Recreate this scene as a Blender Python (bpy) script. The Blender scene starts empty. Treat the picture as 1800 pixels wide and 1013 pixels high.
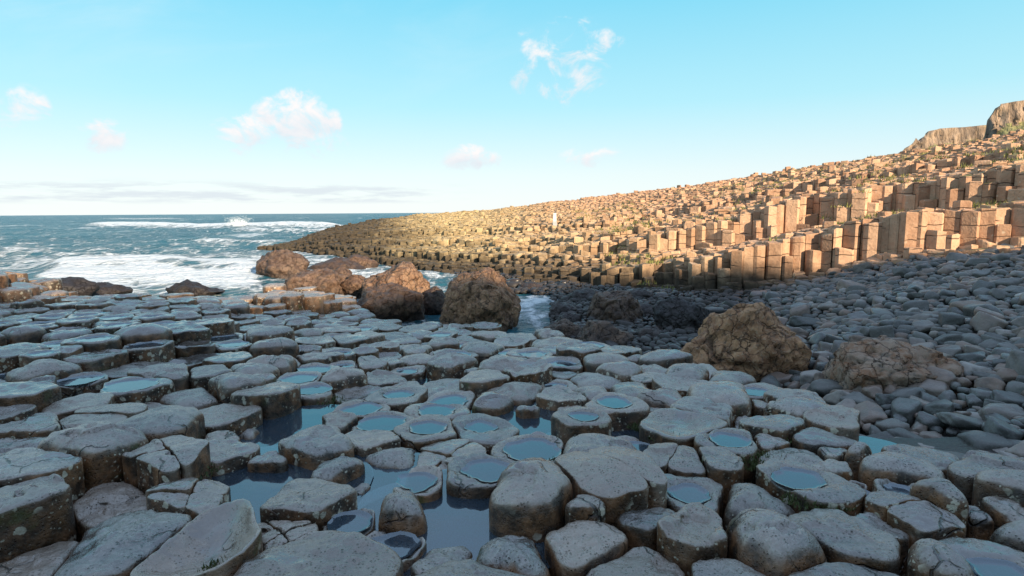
import bpy, bmesh, math, random
import numpy as np
from mathutils import Vector, Matrix, noise as mn

random.seed(11); np.random.seed(11)
R = math.radians
scene = bpy.context.scene
COL = scene.collection

# ------------------------------------------------------------------ camera
F, CX, CY, EYE = 1050.0, 900.0, 506.5, 1.5
cam_d = bpy.data.cameras.new('camera'); cam = bpy.data.objects.new('camera', cam_d); COL.objects.link(cam)
cam_d.sensor_width = 36.0; cam_d.lens = 36.0 * F / 1800.0
cam_d.clip_start = 0.05; cam_d.clip_end = 20000
M3 = (Matrix.Rotation(R(90 - 7.25), 3, 'X') @ Matrix.Rotation(R(-0.37), 3, 'Z'))
cam.matrix_world = Matrix.Translation((0, 0, EYE)) @ M3.to_4x4()
scene.camera = cam
M3i = M3.inverted()
NM = np.array(M3); NMi = np.array(M3i)

# ------------------------------------------------------------------ light
SUN_AZ, SUN_EL = R(36), R(19)            # behind the camera, to the right, low
SDIR = Vector((math.sin(SUN_AZ) * math.cos(SUN_EL), -math.cos(SUN_AZ) * math.cos(SUN_EL), math.sin(SUN_EL)))
sun_d = bpy.data.lights.new('sun', 'SUN'); sun = bpy.data.objects.new('sun', sun_d); COL.objects.link(sun)
sun_d.energy = 5.0; sun_d.angle = R(0.6); sun_d.color = (1.0, 0.83, 0.60)
sun.rotation_euler = SDIR.to_track_quat('Z', 'Y').to_euler()
sun.location = (30, -30, 40)
scene.view_settings.view_transform = 'Standard'; scene.view_settings.look = 'None'
scene.view_settings.exposure = 1.0; scene.view_settings.gamma = 1.0
scene.view_settings.use_curve_mapping = False

# ------------------------------------------------------------------ node helper
class NT:
    def __init__(s, tree): s.t = tree; s.n = tree.nodes; s.l = tree.links
    def put(s, sock, v):
        if isinstance(v, bpy.types.NodeSocket): s.l.new(v, sock)
        elif v is not None:
            try: sock.default_value = v
            except Exception:
                sock.default_value = tuple(v) + (1.0,) if len(v) == 3 else v
    def node(s, typ, ins=None, **kw):
        n = s.n.new(typ)
        for k, v in kw.items(): setattr(n, k, v)
        for k, v in (ins or {}).items(): s.put(n.inputs[k], v)
        return n
    def m(s, op, a, b=None, c=None, clamp=False):
        n = s.node('ShaderNodeMath', operation=op, use_clamp=clamp)
        s.put(n.inputs[0], a)
        if b is not None: s.put(n.inputs[1], b)
        if c is not None: s.put(n.inputs[2], c)
        return n.outputs[0]
    def vm(s, op, a, b=None, scale=None):
        n = s.node('ShaderNodeVectorMath', operation=op); s.put(n.inputs[0], a)
        if b is not None: s.put(n.inputs[1], b)
        if scale is not None: s.put(n.inputs['Scale'], scale)
        return n.outputs['Value'] if op in ('LENGTH', 'DOT_PRODUCT', 'DISTANCE') else n.outputs[0]
    def ramp(s, v, lo, hi, a=0.0, b=1.0, smooth=True):
        n = s.node('ShaderNodeMapRange', interpolation_type='SMOOTHSTEP' if smooth else 'LINEAR')
        s.put(n.inputs['Value'], v); s.put(n.inputs['From Min'], lo); s.put(n.inputs['From Max'], hi)
        s.put(n.inputs['To Min'], a); s.put(n.inputs['To Max'], b)
        return n.outputs['Result']
    def mix(s, f, a, b, blend='MIX'):
        n = s.node('ShaderNodeMix', data_type='RGBA', blend_type=blend)
        s.put(n.inputs['Factor'], f); s.put(n.inputs['A'] if False else n.inputs[6], a); s.put(n.inputs[7], b)
        return n.outputs[2]
    def noise(s, vec, scale, detail=4, rough=0.55, dist=0.0, out='Fac'):
        n = s.node('ShaderNodeTexNoise', {'Vector': vec, 'Scale': scale, 'Detail': detail, 'Roughness': rough, 'Distortion': dist})
        return n.outputs[out]
    def voro(s, vec, scale, feature='F1', out='Distance', rnd=1.0):
        n = s.node('ShaderNodeTexVoronoi', {'Vector': vec, 'Scale': scale, 'Randomness': rnd}, feature=feature)
        return n.outputs[out]
    def bump(s, h, dist, strength=1.0, normal=None):
        n = s.node('ShaderNodeBump', {'Height': h, 'Distance': dist, 'Strength': strength})
        if normal is not None: s.put(n.inputs['Normal'], normal)
        return n.outputs[0]
    def sep(s, v):
        n = s.node('ShaderNodeSeparateXYZ'); s.put(n.inputs[0], v); return n.outputs
    def comb(s, x, y, z):
        n = s.node('ShaderNodeCombineXYZ'); s.put(n.inputs[0], x); s.put(n.inputs[1], y); s.put(n.inputs[2], z); return n.outputs[0]

def new_mat(name):
    m = bpy.data.materials.new(name); m.use_nodes = True
    t = NT(m.node_tree); t.n.clear()
    out = t.node('ShaderNodeOutputMaterial')
    return m, t, out
def principled(t, out, **kw):
    p = t.node('ShaderNodeBsdfPrincipled')
    for k, v in kw.items(): t.put(p.inputs[k.replace('_', ' ')], v)
    t.l.new(p.outputs[0], out.inputs['Surface']); return p

# ------------------------------------------------------------------ projection helpers
def ray(px, py):
    d = M3 @ Vector(((px - CX) / F, -(py - CY) / F, -1.0)); return d / d.y
def at(px, py, Y):                       # point seen at pixel, Y metres in front
    d = ray(px, py); return Vector((d.x * Y, Y, EYE + d.z * Y))
def proj(x, y, z):
    v = M3i @ Vector((x, y, z - EYE))
    if v.z > -0.05: return (-9999, -9999, 0)
    return (CX + F * v.x / -v.z, CY - F * v.y / -v.z, -v.z)
def proj_np(x, y, z):
    P = np.stack([x, y, z - EYE], -1) @ NMi.T
    d = np.maximum(-P[..., 2], 0.05)
    return CX + F * P[..., 0] / d, CY - F * P[..., 1] / d, d

# ------------------------------------------------------------------ sky
def make_world():
    w = bpy.data.worlds.new('World'); scene.world = w; w.use_nodes = True
    t = NT(w.node_tree); t.n.clear()
    out = t.node('ShaderNodeOutputWorld')
    bg = t.node('ShaderNodeBackground'); t.l.new(bg.outputs[0], out.inputs[0])
    sky = t.node('ShaderNodeTexSky', sky_type='NISHITA', sun_disc=False, sun_elevation=SUN_EL,
                 sun_rotation=math.pi - SUN_AZ, altitude=5.0, air_density=1.0, dust_density=0.6, ozone_density=1.0)
    co = t.node('ShaderNodeTexCoord').outputs['Generated']
    x, y, z = t.sep(co)
    el = t.m('ARCSINE', z)
    az = t.m('ARCTAN2', x, y)
    # sky grading: lift the blue to the photograph's cyan, whiten towards the horizon (air near the sea)
    K = 0.1
    base = t.mix(1.0, sky.outputs[0], (SKY_TINT[0], SKY_TINT[1], SKY_TINT[2], 1), 'MULTIPLY')
    cr = t.node('ShaderNodeValToRGB'); t.put(cr.inputs[0], t.m('DIVIDE', el, 0.6)); e_ = cr.color_ramp.elements
    for k, (p_, c_) in enumerate(SKY_GRAD):
        q_ = e_[k] if k < 2 else e_.new(p_)
        q_.position = p_; q_.color = c_ + (1,)
    air = t.vm('SCALE', cr.outputs[0], scale=1 / K)
    base = t.mix(0.88, base, air)
    # clouds: list of patches seen by direction
    clouds = [  # px, py, half-width px, half-height px, weight, cumulus
        (532, 216, 58, 46, .95), (474, 202, 34, 24, .72), (430, 234, 50, 30, .70), (545, 252, 58, 22, .66), (185, 240, 46, 22, .85), (40, 194, 46, 32, .58),
        (822, 280, 50, 22, .9), (1038, 276, 50, 16, .5),
        (925, 115, 30, 50, .40), (1000, 115, 60, 60, .42), (1003, 60, 44, 28, .36), (1050, 78, 40, 24, .38), (990, 150, 56, 26, .36)]
    nv = t.comb(t.m('MULTIPLY', az, 1.0), t.m('MULTIPLY', el, 1.35), 0.0)
    n1 = t.noise(nv, 17.0, 8, 0.62, 0.5)
    n2 = t.noise(t.vm('ADD', nv, (0.02, -0.012, 0.3)), 17.0, 8, 0.62, 0.5)
    mask = None; low = None
    for (px, py, hw, hh, wt) in clouds:
        d = ray(px, py).normalized(); a0 = math.atan2(d.x, d.y); e0 = math.asin(d.z)
        sx = hw / F / (1 + ((px - CX) / F) ** 2); sy = hh / F
        dx = t.m('MULTIPLY', t.m('SUBTRACT', az, a0), 1 / sx); dy = t.m('MULTIPLY', t.m('SUBTRACT', el, e0), 1 / sy)
        r2 = t.m('ADD', t.m('MULTIPLY', dx, dx), t.m('MULTIPLY', dy, dy))
        g = t.m('MULTIPLY', t.m('SUBTRACT', 1.0, t.m('MULTIPLY', r2, 0.62)), wt)
        g = t.m('MAXIMUM', g, 0.0)
        lw = t.m('MULTIPLY', g, t.ramp(dy, -1.0, 0.9))
        mask = g if mask is None else t.m('MAXIMUM', mask, g)
        low = lw if low is None else t.m('MAXIMUM', low, lw)
    dens = t.ramp(t.m('ADD', t.m('MULTIPLY', mask, 0.62), t.m('MULTIPLY', t.m('SUBTRACT', n1, 0.5), 2.1)), 0.08, 0.56)
    dens = t.m('MULTIPLY', dens, t.ramp(mask, 0.0, 0.22))
    lit = t.m('ADD', t.m('DIVIDE', low, t.m('ADD', mask, 0.05)), t.m('MULTIPLY', t.m('SUBTRACT', n1, n2), 2.0), clamp=True)
    ccol = t.mix(lit, (0.40 / K, 0.42 / K, 0.45 / K, 1), (0.52 / K, 0.49 / K, 0.485 / K, 1))
    # low bank along the horizon (left half) and high thin veil
    bx = t.ramp(az, -0.02, -0.22)
    be = t.m('MULTIPLY', t.ramp(el, 0.012, 0.022), t.ramp(el, 0.055, 0.036))
    bn = t.noise(t.comb(t.m('MULTIPLY', az, 7.0), t.m('MULTIPLY', el, 60.0), 2.0), 1.6, 6, 0.6)
    bank = t.m('MULTIPLY', t.m('MULTIPLY', bx, be), t.ramp(bn, 0.40, 0.62))
    vn = t.noise(t.comb(t.m('MULTIPLY', az, 1.0), t.m('MULTIPLY', t.m('SUBTRACT', el, t.m('MULTIPLY', az, 0.15)), 4.0), 5.0), 2.6, 6, 0.6, 0.6)
    veil = t.m('MULTIPLY', t.m('MULTIPLY', t.ramp(vn, 0.42, 0.75), t.ramp(az, 0.25, -0.45)), t.m('MULTIPLY', t.ramp(el, 0.12, 0.28), 0.38))
    c = t.mix(veil, base, (0.38 / K, 0.47 / K, 0.50 / K, 1))
    c = t.mix(t.m('MULTIPLY', bank, 0.75), c, (0.36 / K, 0.395 / K, 0.43 / K, 1))
    c = t.mix(t.m('MULTIPLY', dens, 0.93), c, ccol)
    # below the horizon: sea-coloured
    c = t.mix(t.ramp(z, -0.02, 0.0, 1.0, 0.0), c, (0.05 / K, 0.10 / K, 0.13 / K, 1))
    t.l.new(c, bg.inputs['Color']); bg.inputs['Strength'].default_value = K
SKY_TINT = (0.55, 0.70, 0.70)
SKY_GRAD = [(0.0, (.50, .52, .525)), (1.0, (.29, .40, .58)), (0.10, (.44, .50, .515)), (0.28, (.25, .455, .515)), (0.54, (.125, .385, .50)), (0.66, (.17, .37, .50)), (0.84, (.26, .40, .56))]  # upper stops, above the view, brightened as added fill for the shaded platform
make_world()

# ------------------------------------------------------------------ object helpers
def mesh_obj(name, verts, faces, mat, parent=None, loc=(0, 0, 0), smooth=True):
    me = bpy.data.meshes.new(name)
    me.from_pydata([tuple(v) for v in verts] if not isinstance(verts, np.ndarray) else verts.tolist(), [], faces)
    if smooth: me.shade_smooth()
    if mat: me.materials.append(mat)
    o = bpy.data.objects.new(name, me); COL.objects.link(o); o.location = loc
    if parent: o.parent = parent
    return o
def empty(name, loc):
    o = bpy.data.objects.new(name, None); COL.objects.link(o); o.location = loc; o.empty_display_size = 0.1; return o
def tag(o, label=None, cat=None, group=None, kind=None):
    if label: o['label'] = label
    if cat: o['category'] = cat
    if group: o['group'] = group
    if kind: o['kind'] = kind
    return o
def grid_faces(nu, nv):
    i = np.arange(nu - 1)[:, None] * nv + np.arange(nv - 1)[None]
    return np.stack([i, i + nv, i + nv + 1, i + 1], -1).reshape(-1, 4).tolist()
def fbm(x, y, z=0.0, o=4):
    return mn.fractal(Vector((x, y, z)), 1.0, 2.0, o, noise_basis='PERLIN_ORIGINAL')
def set_attr(me, name, vals):
    a = me.attributes.new(name, 'FLOAT', 'POINT'); a.data.foreach_set('value', np.asarray(vals, dtype=np.float32))
def smooth01(a, b, v):
    t = np.clip((v - a) / (b - a), 0, 1); return t * t * (3 - 2 * t)

# ------------------------------------------------------------------ materials
def stone_material():
    m, t, out = new_mat('wet_basalt')
    oi = t.node('ShaderNodeObjectInfo')
    par = t.sep(oi.outputs['Color'])         # r wetness, g warmth, b lightness
    geo = t.node('ShaderNodeNewGeometry')
    pos = geo.outputs['Position']
    nz = t.sep(geo.outputs['Normal'])[2]
    big = t.noise(pos, 2.2, 3, 0.5); mid = t.noise(pos, 9.0, 5, 0.6); fine = t.noise(pos, 55.0, 4, 0.65)
    top = t.ramp(t.m('ADD', nz, t.m('MULTIPLY', t.m('SUBTRACT', mid, 0.5), 0.35)), 0.42, 0.74)
    tc = t.mix(t.ramp(big, 0.32, 0.68), (0.082, 0.076, 0.073, 1), (0.185, 0.148, 0.118, 1))
    tc = t.mix(t.ramp(mid, 0.52, 0.72, 0, 0.55), tc, (0.34, 0.30, 0.26, 1))
    tc = t.mix(t.ramp(t.noise(pos, 5.0, 5, 0.65, 0.4), 0.52, 0.70, 0, 0.55), tc, (0.045, 0.043, 0.044, 1))
    pitn = t.voro(pos, 62.0); pitmask = t.ramp(t.noise(pos, 14.0, 3), 0.42, 0.60)
    pits = t.m('MULTIPLY', t.ramp(pitn, 0.34, 0.10), pitmask)
    tc = t.mix(t.m('MULTIPLY', pits, 0.62), tc, (0.040, 0.040, 0.044, 1))
    tc = t.mix(t.ramp(fine, 0.40, 0.72, 0, 0.35), tc, (0.40, 0.37, 0.335, 1))
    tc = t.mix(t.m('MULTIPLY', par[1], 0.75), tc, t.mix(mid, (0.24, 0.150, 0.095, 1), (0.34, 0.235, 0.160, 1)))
    # sides: iron-brown with pale lichen
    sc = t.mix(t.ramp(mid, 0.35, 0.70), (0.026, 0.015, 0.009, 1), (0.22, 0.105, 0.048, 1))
    sc = t.mix(t.ramp(par[1], 0.70, 0.95, 0, 0.8), sc, t.mix(mid, (0.13, 0.070, 0.038, 1), (0.32, 0.18, 0.095, 1)))  # warmest stones: sunlight put into the colour as brighter orange sides
    sc = t.mix(t.ramp(big, 0.45, 0.75, 0, 0.6), sc, (0.075, 0.062, 0.054, 1))
    sc = t.mix(t.ramp(fine, 0.5, 0.8, 0, .35), sc, (0.21, 0.15, 0.10, 1))
    warp = t.vm('ADD', pos, t.vm('SCALE', t.noise(pos, 16.0, 3, out='Color'), scale=0.05))
    lv = t.voro(warp, 13.0); lr = t.m('MULTIPLY', t.m('SUBTRACT', oi.outputs['Random'], 0.55), 0.34); lmask = t.ramp(t.m('ADD', t.noise(pos, 3.4, 2), lr), 0.44, 0.56)
    lich = t.m('MULTIPLY', t.ramp(t.m('ADD', lv, t.m('MULTIPLY', fine, 0.22)), 0.43, 0.36), lmask)
    lv2 = t.ramp(t.m('ADD', t.voro(warp, 34.0), t.m('MULTIPLY', fine, 0.25)), 0.38, 0.30)
    lich = t.m('MAXIMUM', lich, t.m('MULTIPLY', lv2, t.ramp(t.m('ADD', t.noise(pos, 4.3, 2), lr), 0.45, 0.57)))
    sc = t.mix(t.m('MULTIPLY', lich, 0.85), sc, t.mix(fine, (0.42, 0.37, 0.28, 1), (0.62, 0.56, 0.44, 1)))
    tc = t.mix(t.m('MULTIPLY', lich, 0.14), tc, (0.40, 0.38, 0.35, 1))
    c = t.mix(top, sc, tc)
    # green weed in patches
    moss = t.m('MULTIPLY', t.ramp(t.noise(pos, 2.6, 4, 0.6), 0.60, 0.70), t.ramp(nz, 0.75, 0.35))
    c = t.mix(t.m('MULTIPLY', moss, 0.7), c, (0.055, 0.068, 0.014, 1))
    # pale worn edges
    c = t.mix(t.ramp(geo.outputs['Pointiness'], 0.525, 0.59, 0, 0.65), c, (0.42, 0.345, 0.27, 1))
    # wet film
    wn = t.noise(pos, 3.1, 4, 0.6, 0.6)
    wet = t.ramp(t.m('ADD', wn, t.m('MULTIPLY', t.m('SUBTRACT', par[0], 0.5), 0.5)), 0.51, 0.62)
    wet = t.m('MULTIPLY', wet, t.ramp(nz, 0.5, 0.9))
    c = t.mix(t.m('MULTIPLY', wet, 0.5), c, (0.035, 0.034, 0.034, 1))
    c = t.mix(1.0, c, t.comb(par[2], par[2], par[2]), 'MULTIPLY')
    rough = t.ramp(t.m('MAXIMUM', wet, t.m('MULTIPLY', t.ramp(mid, 0.62, 0.38), t.m('MULTIPLY', top, 0.45))), 0, 1, 0.40, 0.06, smooth=False)
    h = t.m('ADD', t.m('MULTIPLY', fine, 0.35), t.m('ADD', t.m('MULTIPLY', mid, 1.2), t.m('MULTIPLY', pits, -0.5)))
    crk = t.ramp(t.voro(t.vm('ADD', pos, t.vm('SCALE', t.noise(pos, 5.0, 3, out='Color'), scale=0.22)), 2.6, 'DISTANCE_TO_EDGE'), 0.0, 0.022)
    crm = t.ramp(t.noise(pos, 2.0, 2), 0.56, 0.62)
    ck = t.m('MULTIPLY', t.m('SUBTRACT', 1.0, crk), crm)
    h = t.m('SUBTRACT', h, t.m('MULTIPLY', ck, 1.0))
    c = t.mix(t.m('MULTIPLY', ck, 0.75), c, (0.02, 0.019, 0.018, 1))
    b = t.bump(h, 0.018, t.ramp(wet, 0, 1, 1.0, 0.35))
    principled(t, out, Base_Color=c, Roughness=rough, Normal=b, IOR=t.ramp(t.m('MAXIMUM', wet, t.m('MULTIPLY', top, 0.75)), 0, 1, 1.42, 2.1))
    return m

def hill_material():
    m, t, out = new_mat('sunlit_basalt')
    geo = t.node('ShaderNodeNewGeometry'); pos = geo.outputs['Position']
    x, y, z = t.sep(pos)
    at_ = t.node('ShaderNodeAttribute', attribute_name='tint').outputs['Fac']
    big = t.noise(pos, 0.35, 3); mid = t.noise(pos, 3.0, 5, 0.6); fine = t.noise(pos, 14.0, 4, 0.6)
    side = t.ramp(t.m('ADD', x, t.m('MULTIPLY', big, 8.0)), -2.0, 16.0)     # olive-yellow seaward, pink-brown inland
    a = t.mix(side, (0.54, 0.41, 0.22, 1), (0.60, 0.38, 0.245, 1))
    b = t.mix(side, (0.26, 0.185, 0.095, 1), (0.34, 0.185, 0.110, 1))
    c = t.mix(t.m('ADD', t.m('MULTIPLY', at_, 0.7), t.m('MULTIPLY', t.m('SUBTRACT', mid, 0.5), 1.4), clamp=True), b, a)
    c = t.mix(t.ramp(fine, 0.52, 0.74, 0, 0.5), c, (0.15, 0.095, 0.06, 1))
    pale = t.ramp(t.voro(t.vm('ADD', pos, t.vm('SCALE', t.noise(pos, 6.0, 2, out='Color'), scale=0.15)), 5.0), 0.24, 0.14)
    c = t.mix(t.m('MULTIPLY', pale, t.ramp(big, 0.45, 0.6, 0, 0.5)), c, (0.52, 0.44, 0.33, 1))
    # horizontal joints of the columns
    zz = t.m('ADD', t.m('MULTIPLY', z, 2.6), t.m('MULTIPLY', at_, 37.0))
    zz = t.m('ADD', zz, t.m('MULTIPLY', t.noise(pos, 1.5, 2), 0.6))
    fr = t.m('ABSOLUTE', t.m('SUBTRACT', t.m('FRACT', zz), 0.5))
    nz = t.sep(geo.outputs['True Normal'])[2]
    jn = t.m('MULTIPLY', t.ramp(fr, 0.05, 0.012), t.ramp(nz, 0.6, 0.3))
    jn = t.m('MULTIPLY', jn, t.ramp(t.noise(pos, 0.9, 2), 0.42, 0.54))
    c = t.mix(t.m('MULTIPLY', jn, 0.7), c, (0.05, 0.033, 0.022, 1))
    # green-brown growth on the ledges inland
    gm = t.m('MULTIPLY', t.ramp(t.noise(pos, 0.6, 5, 0.65), 0.49, 0.58), t.m('MULTIPLY', t.ramp(nz, 0.6, 0.9), t.ramp(x, 5.0, 16.0)))
    c = t.mix(t.m('MULTIPLY', gm, 0.8), c, t.mix(fine, (0.10, 0.105, 0.022, 1), (0.22, 0.19, 0.06, 1)))
    # tidal zone: black lichen and weed near the water line, and out to the seaward tip
    zl = t.m('ADD', z, t.m('MULTIPLY', t.m('SUBTRACT', mid, 0.5), 0.9))
    tide = t.ramp(zl, TIDE[0], TIDE[1], 1.0, 0.0)
    tip = t.ramp(t.m('ADD', x, t.m('ADD', t.m('MULTIPLY', y, 0.2), t.m('MULTIPLY', big, 8.0))), 9.5, 1.0)
    tide = t.m('MAXIMUM', tide, tip)
    c = t.mix(t.m('MULTIPLY', tide, 0.94), c, t.mix(mid, (0.022, 0.018, 0.015, 1), (0.062, 0.045, 0.029, 1)))
    h = t.m('ADD', t.m('MULTIPLY', mid, 1.0), t.m('MULTIPLY', fine, 0.4))
    h = t.m('SUBTRACT', h, t.m('MULTIPLY', jn, 0.8))
    principled(t, out, Base_Color=c, Roughness=0.8, Normal=t.bump(h, 0.05, 0.9), IOR=1.35)
    return m
TIDE = (-1.05, 0.0)

def cobble_material():
    m, t, out = new_mat('shore_cobble')
    oi = t.node('ShaderNodeObjectInfo')
    at_ = t.node('ShaderNodeAttribute', attribute_name='tint').outputs['Fac']
    rnd = t.m('FRACT', t.m('ADD', at_, t.m('MULTIPLY', t.sep(oi.outputs['Color'])[0], 0.999)))
    geo = t.node('ShaderNodeNewGeometry'); pos = geo.outputs['Position']
    mid = t.noise(pos, 7.0, 5, 0.6); fine = t.noise(pos, 45.0, 4, 0.65)
    c = t.mix(rnd, (0.060, 0.057, 0.054, 1), (0.185, 0.170, 0.152, 1))
    c = t.mix(t.ramp(rnd, 0.52, 0.76, 0, 0.85, False), c, (0.19, 0.122, 0.09, 1))
    c = t.mix(t.ramp(rnd, 0.88, 0.96, 0, 0.6, False), c, (0.32, 0.30, 0.28, 1))
    c = t.mix(t.ramp(mid, 0.45, 0.75, 0, 0.6), c, (0.045, 0.043, 0.042, 1))
    c = t.mix(t.ramp(fine, 0.5, 0.75, 0, 0.3), c, (0.26, 0.24, 0.22, 1))
    z = t.sep(pos)[2]
    weed = t.ramp(t.m('ADD', z, t.m('MULTIPLY', mid, 0.5)), -0.35, -0.80)
    c = t.mix(t.m('MULTIPLY', weed, 0.92), c, t.mix(mid, (0.012, 0.010, 0.010, 1), (0.040, 0.030, 0.026, 1)))
    wet = t.ramp(t.noise(pos, 0.8, 3), 0.42, 0.62)
    principled(t, out, Base_Color=c, Roughness=t.ramp(wet, 0, 1, 0.62, 0.30), Normal=t.bump(t.m('ADD', mid, t.m('MULTIPLY', fine, 0.5)), 0.012, 0.9), IOR=1.45)
    return m

def boulder_material():
    m, t, out = new_mat('weathered_boulder')
    oi = t.node('ShaderNodeObjectInfo'); par = t.sep(oi.outputs['Color'])
    geo = t.node('ShaderNodeNewGeometry'); pos = geo.outputs['Position']
    cr = t.node('ShaderNodeAttribute', attribute_name='crack').outputs['Fac']
    mid = t.noise(pos, 4.0, 6, 0.65); fine = t.noise(pos, 26.0, 5, 0.65); big = t.noise(pos, 1.2, 3)
    c = t.mix(t.ramp(mid, 0.35, 0.68), (0.20, 0.090, 0.042, 1), (0.44, 0.235, 0.118, 1))
    c = t.mix(t.ramp(big, 0.5, 0.7, 0, 0.6), c, (0.29, 0.155, 0.075, 1))
    c = t.mix(t.ramp(fine, 0.48, 0.74, 0, 0.45), c, (0.44, 0.35, 0.25, 1))
    c = t.mix(t.ramp(t.noise(pos, 9.0, 4, 0.7), 0.55, 0.68, 0, 0.6), c, (0.05, 0.04, 0.034, 1))
    c = t.mix(t.m('MULTIPLY', cr, t.ramp(t.noise(pos, 1.9, 3), 0.40, 0.58, 0.15, 0.85)), c, (0.03, 0.022, 0.017, 1))
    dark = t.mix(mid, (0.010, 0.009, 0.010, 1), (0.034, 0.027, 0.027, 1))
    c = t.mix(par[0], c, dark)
    z = t.sep(pos)[2]
    weed = t.ramp(t.m('ADD', z, t.m('MULTIPLY', mid, 0.8)), -0.40, -0.95)
    c = t.mix(t.m('MULTIPLY', weed, 0.8), c, (0.030, 0.022, 0.019, 1))
    grey = t.m('MULTIPLY', par[1], t.ramp(mid, 0.35, 0.6))
    c = t.mix(grey, c, (0.20, 0.185, 0.17, 1))
    warp = t.vm('ADD', pos, t.vm('SCALE', t.noise(pos, 6.0, 3, out='Color'), scale=0.2))
    ve = t.voro(warp, 5.0, 'DISTANCE_TO_EDGE')
    c = t.mix(t.m('MULTIPLY', t.ramp(ve, 0.030, 0.006), t.ramp(t.noise(pos, 2.3, 3), 0.48, 0.60, 0.0, 0.75)), c, (0.040, 0.027, 0.019, 1))
    h = t.m('ADD', t.m('MULTIPLY', t.ramp(ve, 0.0, 0.045), 0.8), t.m('ADD', mid, t.m('MULTIPLY', fine, 0.5)))
    principled(t, out, Base_Color=c, Roughness=t.ramp(par[0], 0, 1, 0.75, 0.5), Normal=t.bump(h, 0.05, 0.9), IOR=1.4)
    return m

def floor_material():
    m, t, out = new_mat('dark_wet_rock')
    pos = t.node('ShaderNodeNewGeometry').outputs['Position']
    a = t.noise(pos, 4.0, 6, 0.65); b = t.noise(pos, 20.0, 5, 0.6)
    c = t.mix(a, (0.010, 0.009, 0.008, 1), (0.045, 0.033, 0.025, 1))
    c = t.mix(t.ramp(t.noise(pos, 1.7, 4), 0.55, 0.7, 0, .6), c, (0.03, 0.038, 0.012, 1))
    principled(t, out, Base_Color=c, Roughness=0.5, Normal=t.bump(t.m('ADD', a, t.m('MULTIPLY', b, .5)), 0.06, 1.0))
    return m

def pool_material():
    m, t, out = new_mat('still_water')
    pos = t.node('ShaderNodeNewGeometry').outputs['Position']
    n = t.noise(pos, 7.0, 3, 0.5)
    b = t.bump(n, 0.004, 0.35)
    fr = t.node('ShaderNodeFresnel', {'IOR': 2.1, 'Normal': b}).outputs[0]
    gl = t.node('ShaderNodeBsdfGlossy', {'Color': (.90, .97, 1, 1), 'Roughness': 0.02, 'Normal': b})
    tr = t.node('ShaderNodeBsdfTransparent', {'Color': (0.40, 0.46, 0.50, 1)})
    df = t.node('ShaderNodeBsdfDiffuse', {'Color': (0.045, 0.070, 0.098, 1)})
    under = t.node('ShaderNodeMixShader', {0: 0.5, 1: tr.outputs[0], 2: df.outputs[0]})
    mx = t.node('ShaderNodeMixShader', {0: fr, 1: under.outputs[0], 2: gl.outputs[0]})
    t.l.new(mx.outputs[0], out.inputs['Surface'])
    return m

def sea_material():
    m, t, out = new_mat('sea_water')
    geo = t.node('ShaderNodeNewGeometry'); pos = geo.outputs['Position']
    x, y, z = t.sep(pos)
    fo = t.node('ShaderNodeAttribute', attribute_name='foam').outputs['Fac']
    dist = t.vm('LENGTH', pos)
    sc = t.m('DIVIDE', 30.0, t.m('ADD', dist, 8.0))               # coarser pattern where metres shrink to nothing
    p1 = t.comb(x, t.m('MULTIPLY', y, 0.55), 0.0)
    lace = t.voro(t.vm('ADD', p1, t.vm('SCALE', t.noise(p1, 1.3, 4, out='Color'), scale=1.4)), 0.9, 'DISTANCE_TO_EDGE')
    n1 = t.noise(p1, 0.8, 8, 0.68, 0.8); n2 = t.noise(p1, 4.0, 6, 0.65)
    n3 = t.noise(t.comb(x, t.m('MULTIPLY', y, 0.25), 3.0), 0.12, 6, 0.65)
    f = t.m('ADD', fo, t.m('ADD', t.m('MULTIPLY', t.m('SUBTRACT', n1, 0.5), 2.1), t.m('ADD', t.m('MULTIPLY', t.m('SUBTRACT', n2, 0.5), 0.7), t.m('MULTIPLY', t.ramp(lace, 0.14, 0.0), 0.28))))
    foam = t.ramp(f, 0.45, 0.95)
    caps = t.m('MULTIPLY', t.ramp(n3, 0.60, 0.68), t.m('MULTIPLY', t.ramp(y, 40.0, 80.0), 0.7))
    foam = t.m('MAXIMUM', foam, caps)
    wc = t.mix(t.ramp(y, 20.0, 160.0), (0.022, 0.080, 0.105, 1), (0.006, 0.066, 0.098, 1))
    wc = t.mix(t.ramp(n3, 0.38, 0.62), wc, (0.018, 0.095, 0.125, 1))
    fcol = t.mix(t.ramp(n2, 0.3, 0.7), (0.62, 0.68, 0.72, 1), (0.86, 0.87, 0.87, 1))
    c = t.mix(foam, wc, fcol)
    w1 = t.noise(t.comb(x, t.m('MULTIPLY', y, 2.0), 0.0), 1.1, 5, 0.6)
    w2 = t.noise(t.comb(x, t.m('MULTIPLY', y, 2.0), 0.0), 0.25, 5, 0.6)
    h = t.m('ADD', t.m('MULTIPLY', w1, 0.35), t.m('ADD', t.m('MULTIPLY', w2, 1.2), t.m('MULTIPLY', foam, t.m('MULTIPLY', n2, 0.35))))
    principled(t, out, Base_Color=c, Roughness=t.ramp(foam, 0, 1, 0.28, 0.9), Normal=t.bump(h, 1.1, 1.0), IOR=1.2)
    return m

def grass_material(name, c0, c1):
    m, t, out = new_mat(name)
    pos = t.node('ShaderNodeNewGeometry').outputs['Position']
    c = t.mix(t.noise(pos, 9.0, 3), c0 + (1,), c1 + (1,))
    p = principled(t, out, Base_Color=c, Roughness=0.75)
    return m

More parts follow.
